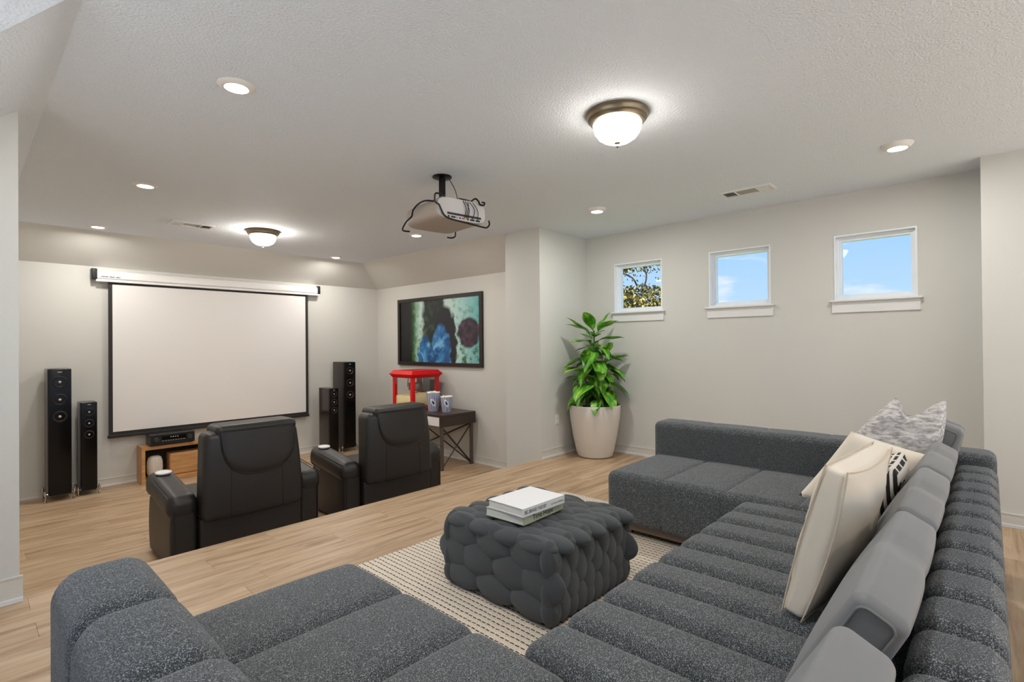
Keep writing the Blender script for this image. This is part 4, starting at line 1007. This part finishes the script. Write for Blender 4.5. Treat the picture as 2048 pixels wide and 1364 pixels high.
# far chaise
t = thing('sofa_chaise', 'dark grey boucle sofa chaise along the window wall', 'sofa', (0, 0, 0), group='sectional sofa modules')
FD = 0.385; mf = finish(mesh('seat_channel', chan(0.76, FD+0.045, SEAT+0.01-BASE, 0.05, 0.014)), 'boucle', 'all'); mfb = finish(mesh('back_channel', chan(0.25, FD+0.055, 0.675-BASE, 0.045, 0.006)), 'boucle', 'all')
for i in range(5):
    yc = 1.905-FD*(i+0.5)
    if i < 4: inst('seat_channel', mf, t, (3.385, yc, (SEAT+0.01+BASE)/2))
    else: inst('seat_channel', mf, t, (3.385, 0.262, (SEAT+0.01+BASE)/2), sc=(1, 0.50, 1))
    inst('back_channel', mfb, t, (3.86, yc+0.02, (0.675+BASE)/2))
plinth_and_legs(t, 3.05, 3.95, 0.16, 1.86, 0.0135, 0.001)

# smooth grey back cushions leaning on the middle section
def back_cushion(label, x0, x1, dz=0.0, lean=28, hgt=0.345, y0=0.318, rz=0.0, th=0.105, fab='cushion_gray'):
    L = x1-x0; t = thing('back_cushion', label, 'cushion', ((x0+x1)/2, y0, SEAT+0.045+dz), (math.radians(lean), 0, rz), 'smooth grey back cushions')
    g = rbox(L-0.006, th, hgt, 0.026, 4, 14)
    rnd = random.Random(int(x0*100)); ph = rnd.random()
    def f(x, y, z):
        u = x/(L/2); k = math.exp(-(u/0.16)**2)
        bulge = 0.016*(1-(z/(hgt/2))**2)*(1-u**4)
        yy = y+(bulge if y > 0 else -bulge)
        wr = 0.010*math.sin(u*42+ph*6)*k*(1 if z > 0.05 else max(0, z/0.05))
        return (x, yy+wr*0.6, z-0.012*k*(1 if z > 0 else 0)+wr*(1 if z > 0.12 else 0)+0.010*(1-u**4)*(1 if z > 0 else 0))
    c = part('cushion_body', xf(fn(g, f), (0, 0, hgt/2)), fab, t, smooth='all')
    for s in (-1, 1):
        xx = s*(L/2-0.002); a, b = th/2-0.016, hgt-0.016
        path = []
        for qx, qz, a0 in ((a-0.02, 0.036, -PI/2), (a-0.02, b-0.02, 0), (-a+0.02, b-0.02, PI/2), (-a+0.02, 0.036, PI)):
            path += [(xx, qx+0.02*math.cos(a0+k*PI/8), qz+0.02*math.sin(a0+k*PI/8)) for k in range(5)]
        part('piping', tube(path, 0.003, 6, True), 'cushion_gray', c, smooth=True)
back_cushion('smooth grey back cushion at the bottom edge, nearest of the row', 0.45, 1.12, -0.008, lean=27)
back_cushion('smooth grey back cushion second from the near end of the row', 1.235, 1.965)
back_cushion('smooth grey back cushion in the middle of the row', 1.975, 2.685)
back_cushion('smooth grey back cushion beside the black and white pillow', 2.695, 3.40)
back_cushion('smooth grey back cushion farthest off, behind the patterned pillow', 3.45, 3.725, 0.0, lean=20, hgt=0.41, y0=0.285)

# throw pillows
def box_pillow(w, h, th, sag):
    g = rbox(w, h, th, 0.02, 3, 12)
    def f(x, y, z):
        u, v = x/(w/2), y/(h/2)
        return (x*(1-0.07*(1-v*v)), y*(1-0.07*(1-u*u)), z*(0.80+1.1*(1-u*u)*(1-v*v)+0.35*(1-(u*v)**2))+0.006*math.sin(7*u+2*v)*math.cos(5*v))
    return fn(g, f)
t = thing('throw_pillow', 'front cream leather pillow with piped edges on the sofa', 'pillow', (2.03, 0.437, 0.437), (0, 0, -0.09))
tilt = (math.radians(90+15), 0, 0)
def tl(p): return tuple(Euler(tilt).to_matrix() @ Vector(p))
PWd = 0.52
pb_ = part('pillow_body', [tl((x, y+PWd/2-0.01, z)) for x, y, z in box_pillow(PWd, 0.50, 0.075, 0)[0]] and ([tl((x, y+0.25, z)) for x, y, z in box_pillow(PWd, 0.50, 0.075, 0)[0]], box_pillow(PWd, 0.50, 0.075, 0)[1]), 'cream_leather', t, smooth='all')
for zz in (-0.036, 0.036):
    c = []
    for i in range(64):
        k = i/16; q, fr = int(k), k-int(k); s = -1+2*fr
        u, v = [(s, -1), (1, s), (-s, 1), (-1, -s)][q]
        c.append(tl((u*PWd/2*(1-0.07*(1-v*v))*1.0, v*0.25*(1-0.07*(1-u*u))+0.25, zz*(0.8+0.35*(1-(u*v)**2)))))
    part('piping', tube(c, 0.0028, 6, True), 'piping_tan', pb_, smooth=True)
t = thing('throw_pillow', 'second cream pillow slumped behind the front one', 'pillow', (3.0, 0.440, 0.626), (0, 0, 0))
R1 = Euler((math.radians(90), 0, math.radians(-90))).to_matrix(); R2 = Euler((0, math.radians(10), 0)).to_matrix(); R0 = Euler((0, 0, math.radians(-33))).to_matrix()
g = pillow(0.37, 0.42, 0.16, 20, 0.03, 3, power=0.34)
V2 = []
for p in g[0]:
    q = Vector((-p[2]+0.10*p[1], -0.97*p[0]-0.545*p[1], -0.24*p[0]+0.839*p[1]))
    lim = 0.446-0.626                       # the low corner is squashed flat on the seat
    if q.z < lim+0.05: q.z = lim+0.05*math.exp((q.z-lim-0.05)/0.05)
    V2.append(tuple(q))
part('pillow_body', (V2, g[1]), 'cream_leather', t, smooth='all')
t = thing('throw_pillow', 'grey and white woven pillow with pinched top, tallest on the sofa', 'pillow', (3.36, 0.27, 0.455), (0, 0, 0))
R2b = Euler((0, math.radians(14), 0)).to_matrix(); R0b = Euler((0, 0, math.radians(0))).to_matrix()
g = pillow(0.42, 0.55, 0.15, 24, 0.06, 5, pinch=0.05)
g = fn(g, lambda x, y, z: (x*(1-0.50*max(0, y/0.275)**1.5)-0.45*(0.275-y), y, z*(1-0.2*max(0, y/0.275))))
part('pillow_body', ([tuple(R2b @ (R1 @ (R0b @ Vector(p)+Vector((0, 0.27, 0))))) for p in g[0]], g[1]), 'woven_gray', t, smooth='all')
t = thing('throw_pillow', 'small black and white striped pillow tucked behind the cream ones', 'pillow', (2.66, 0.415, 0.48), (0, 0, 0.0))
g = pillow(0.42, 0.36, 0.11, 16, 0.05, 9)
part('pillow_body', ([tuple(Euler((math.radians(112), 0, 0)).to_matrix() @ (Vector(p)+Vector((0, 0.17, 0)))) for p in g[0]], g[1]), 'band_weave', t, smooth='all')

# ------------------------------------------------------------------ tufted ottoman
OX0, OX1, OY0, OY1, OZ = 1.775, 2.475, 1.43, 2.17, 0.395
t = thing('tufted_ottoman', 'dark grey deeply tufted ottoman on the rug', 'ottoman', ((OX0+OX1)/2, (OY0+OY1)/2, 0.0135))
ow, od, oh = OX1-OX0, OY1-OY0, OZ-0.0135
part('core', xf(rbox(ow-0.07, od-0.07, oh-0.035, 0.06, 4, 4), (0, 0, (oh-0.035)/2)), 'velvet', t, smooth=True)
tm = finish(mesh('tuft', ellipsoid(1, 1, 1, 20, 13)), 'velvet', 'all')
def tuft(x, y, z, rx, ry, rz, rot=(0, 0, 0)): inst('tuft', tm, t, (x, y, z), rot, (rx, ry, rz))
ncx = 10; px = (ow-0.03)/ncx
# top: staggered rows, pads long across Y
nry = 4; py = (od-0.05)/nry
for i in range(ncx):
    for j in range(nry+(i % 2)):
        y = -od/2+0.025+py*(j+0.5-(0.5 if i % 2 else 0)); y = max(-od/2+0.07, min(od/2-0.07, y))
        tuft(-ow/2+0.015+px*(i+0.5), y, oh-0.034, px*0.92, py*0.66, 0.040)
# long faces (facing -Y and +Y): tall overlapping scales
for s in (-1, 1):
    for i in range(ncx):
        for j in range(3):
            z = oh-0.085-j*0.135-(0.068 if i % 2 else 0)
            if z < 0.07: z = 0.078
            tuft(-ow/2+0.015+px*(i+0.5), s*(od/2-0.034), z, px*0.92, 0.040, min(0.094, z-0.002), (s*0.12, 0, 0))
# end faces (facing -X and +X): wider pads
npy = 3; p2 = (od-0.03)/npy
for s in (-1, 1):
    for j in range(3):
        for i in range(npy+(j % 2)):
            y = -od/2+0.015+p2*(i+0.5-(0.5 if j % 2 else 0)); z = oh-0.080-j*0.112
            y = max(-od/2+0.085, min(od/2-0.085, y))
            tuft(s*(ow/2-0.034), y, z, 0.042, p2*0.62, min(0.092, z-0.002))

# ------------------------------------------------------------------ books with lettered spines
def text_geo(txt, size):
    cu = bpy.data.curves.new('t', 'FONT'); cu.body = txt; cu.size = size; cu.extrude = 0.0002; cu.resolution_u = 3
    ob = bpy.data.objects.new('t', cu); COL.objects.link(ob)
    dg = bpy.context.evaluated_depsgraph_get(); dg.update(); me = bpy.data.meshes.new_from_object(ob.evaluated_get(dg))
    g = ([tuple(v.co) for v in me.vertices], [tuple(p.vertices) for p in me.polygons])
    bpy.data.objects.remove(ob); bpy.data.curves.remove(cu); bpy.data.meshes.remove(me)
    return g
def book(name, label, loc, rz, L, D, T, cover, texts):
    t = thing(name, label, 'book', loc, (0, 0, rz))
    # spine faces local -Y
    part('page_block', box(-L/2+0.003, L/2-0.003, -D/2+0.004, D/2-0.004, 0.003, T-0.003), 'paper_pages', t)
    c = part('cover', join(box(-L/2, L/2, -D/2, D/2, 0, 0.003), box(-L/2, L/2, -D/2, D/2, T-0.003, T), box(-L/2, L/2, -D/2, -D/2+0.004, 0.003, T-0.003)), cover, t)
    for txt, x, z, size, wid, m_ in texts:
        g = text_geo(txt, size); xs = [p[0] for p in g[0]]; k = wid/(max(xs)-min(xs))
        part('spine_lettering', ([(-L/2+x+(p[0]-min(xs))*k, -D/2-0.0006-p[2], z+p[1]) for p in g[0]], g[1]), m_, c)
BZ0 = 0.0135+oh+0.0125
book('hardcover_book', 'lower book with pale green spine lettered Time Hope', (2.035, 1.805, BZ0), math.radians(2.5), 0.335, 0.255, 0.042, 'book_green', [('Time Hope', 0.07, 0.011, 0.038, 0.17, 'ink')])
book('hardcover_book', 'upper white book with spine lettered BIG BRAND THEORY', (2.027, 1.785, BZ0+0.0425), math.radians(-1.0), 0.325, 0.245, 0.042, 'book_cover', [('BIG BRAND THEORY', 0.012, 0.012, 0.026, 0.165, 'ink'), ('by Nunito Publishing', 0.215, 0.014, 0.015, 0.10, 'ink_grey')])

# ------------------------------------------------------------------ outside: oak tree and lawn
struct('bounce_terrace', join(box(XL-0.16, 12, -16, YR-0.16, -0.25, -0.05), box(-14, XL-0.16, -16, 12, -0.25, -0.05)), 'bounce_concrete')  # unseen pale surface, added to bounce sunlight up onto the ceiling
struct('ground', box(5.6, 60, -40, 60, -4.2, -4.0), 'lawn')
t = thing('oak_tree', 'oak tree with golden leaves outside the first window', 'tree', (16.6, 10.2, -4.0))
part('trunk', tube(smoothpath([(0, 0, 0), (0.1, 0.1, 2.5), (0, 0.2, 4.3), (0.2, 0.4, 6.3)], 6), [0.30-0.009*i for i in range(19)], 10), 'bark', t, smooth=True)
part('branch', tube(smoothpath([(0, 0.3, 4.9), (0.1, 0.9, 6.3), (-0.1, 0.2, 7.55), (-0.3, -0.8, 7.95), (-0.5, -1.9, 8.05), (-0.6, -2.7, 7.85)], 6), [0.11-0.0028*i for i in range(31)], 7), 'bark', t, smooth=True)
for pts in ([(-0.2, -0.4, 7.85), (-0.2, -0.9, 7.6), (-0.3, -1.2, 7.1)], [(-0.4, -1.4, 8.0), (-0.5, -1.6, 7.6), (-0.5, -1.5, 7.2)], [(-0.1, 0.1, 7.5), (-0.2, 0.0, 8.0), (-0.3, -0.4, 8.5)], [(0, 0.2, 4.3), (-0.2, -1.5, 5.4), (-0.3, -3.4, 6.2), (-0.4, -3.9, 6.38)], [(0, 0.2, 5.0), (-0.3, -0.6, 6.2), (-0.4, -1.2, 6.9)]):
    part('branch', tube(smoothpath(pts, 5), 0.028, 6), 'bark', t, smooth=True)
rnd = random.Random(4); V, Fc = [], []
def leafq(p, s):
    d = Vector((rnd.gauss(0, 1), rnd.gauss(0, 1), rnd.gauss(0, 1))).normalized(); e = d.orthogonal().normalized(); f = d.cross(e)
    o = len(V); p = Vector(p)
    for a, b in ((-1, 0), (-0.3, 0.45), (0.5, 0.35), (1, 0), (0.4, -0.4), (-0.4, -0.4)): V.append(tuple(p+e*a*s+f*b*s))
    Fc.append((o, o+1, o+2, o+3, o+4, o+5))
n = 0
while n < 15000:
    a, b, c = rnd.uniform(-1, 1), rnd.uniform(-1, 1), rnd.uniform(-1, 1)
    if a*a+b*b+c*c > 1: continue
    lump = math.sin(b*9)*0.12
    leafq((-0.1+a*1.7, -0.2+b*2.9, 5.55+c*1.95+lump), rnd.uniform(0.05, 0.10)); n += 1
for i in range(900):
    s = rnd.random(); leafq((-0.3+rnd.gauss(0, 0.3), 0.9-3.8*s+rnd.gauss(0, 0.15), 8.0+rnd.gauss(0.12, 0.26)), rnd.uniform(0.04, 0.075))
for i in range(60): leafq((-0.4+rnd.gauss(0, 0.1), -4.2+rnd.uniform(-1.4, 0.5), 6.36+rnd.gauss(0, 0.05)), 0.045)
part('foliage', (V, Fc), 'oak_leaves', t, kind='stuff')
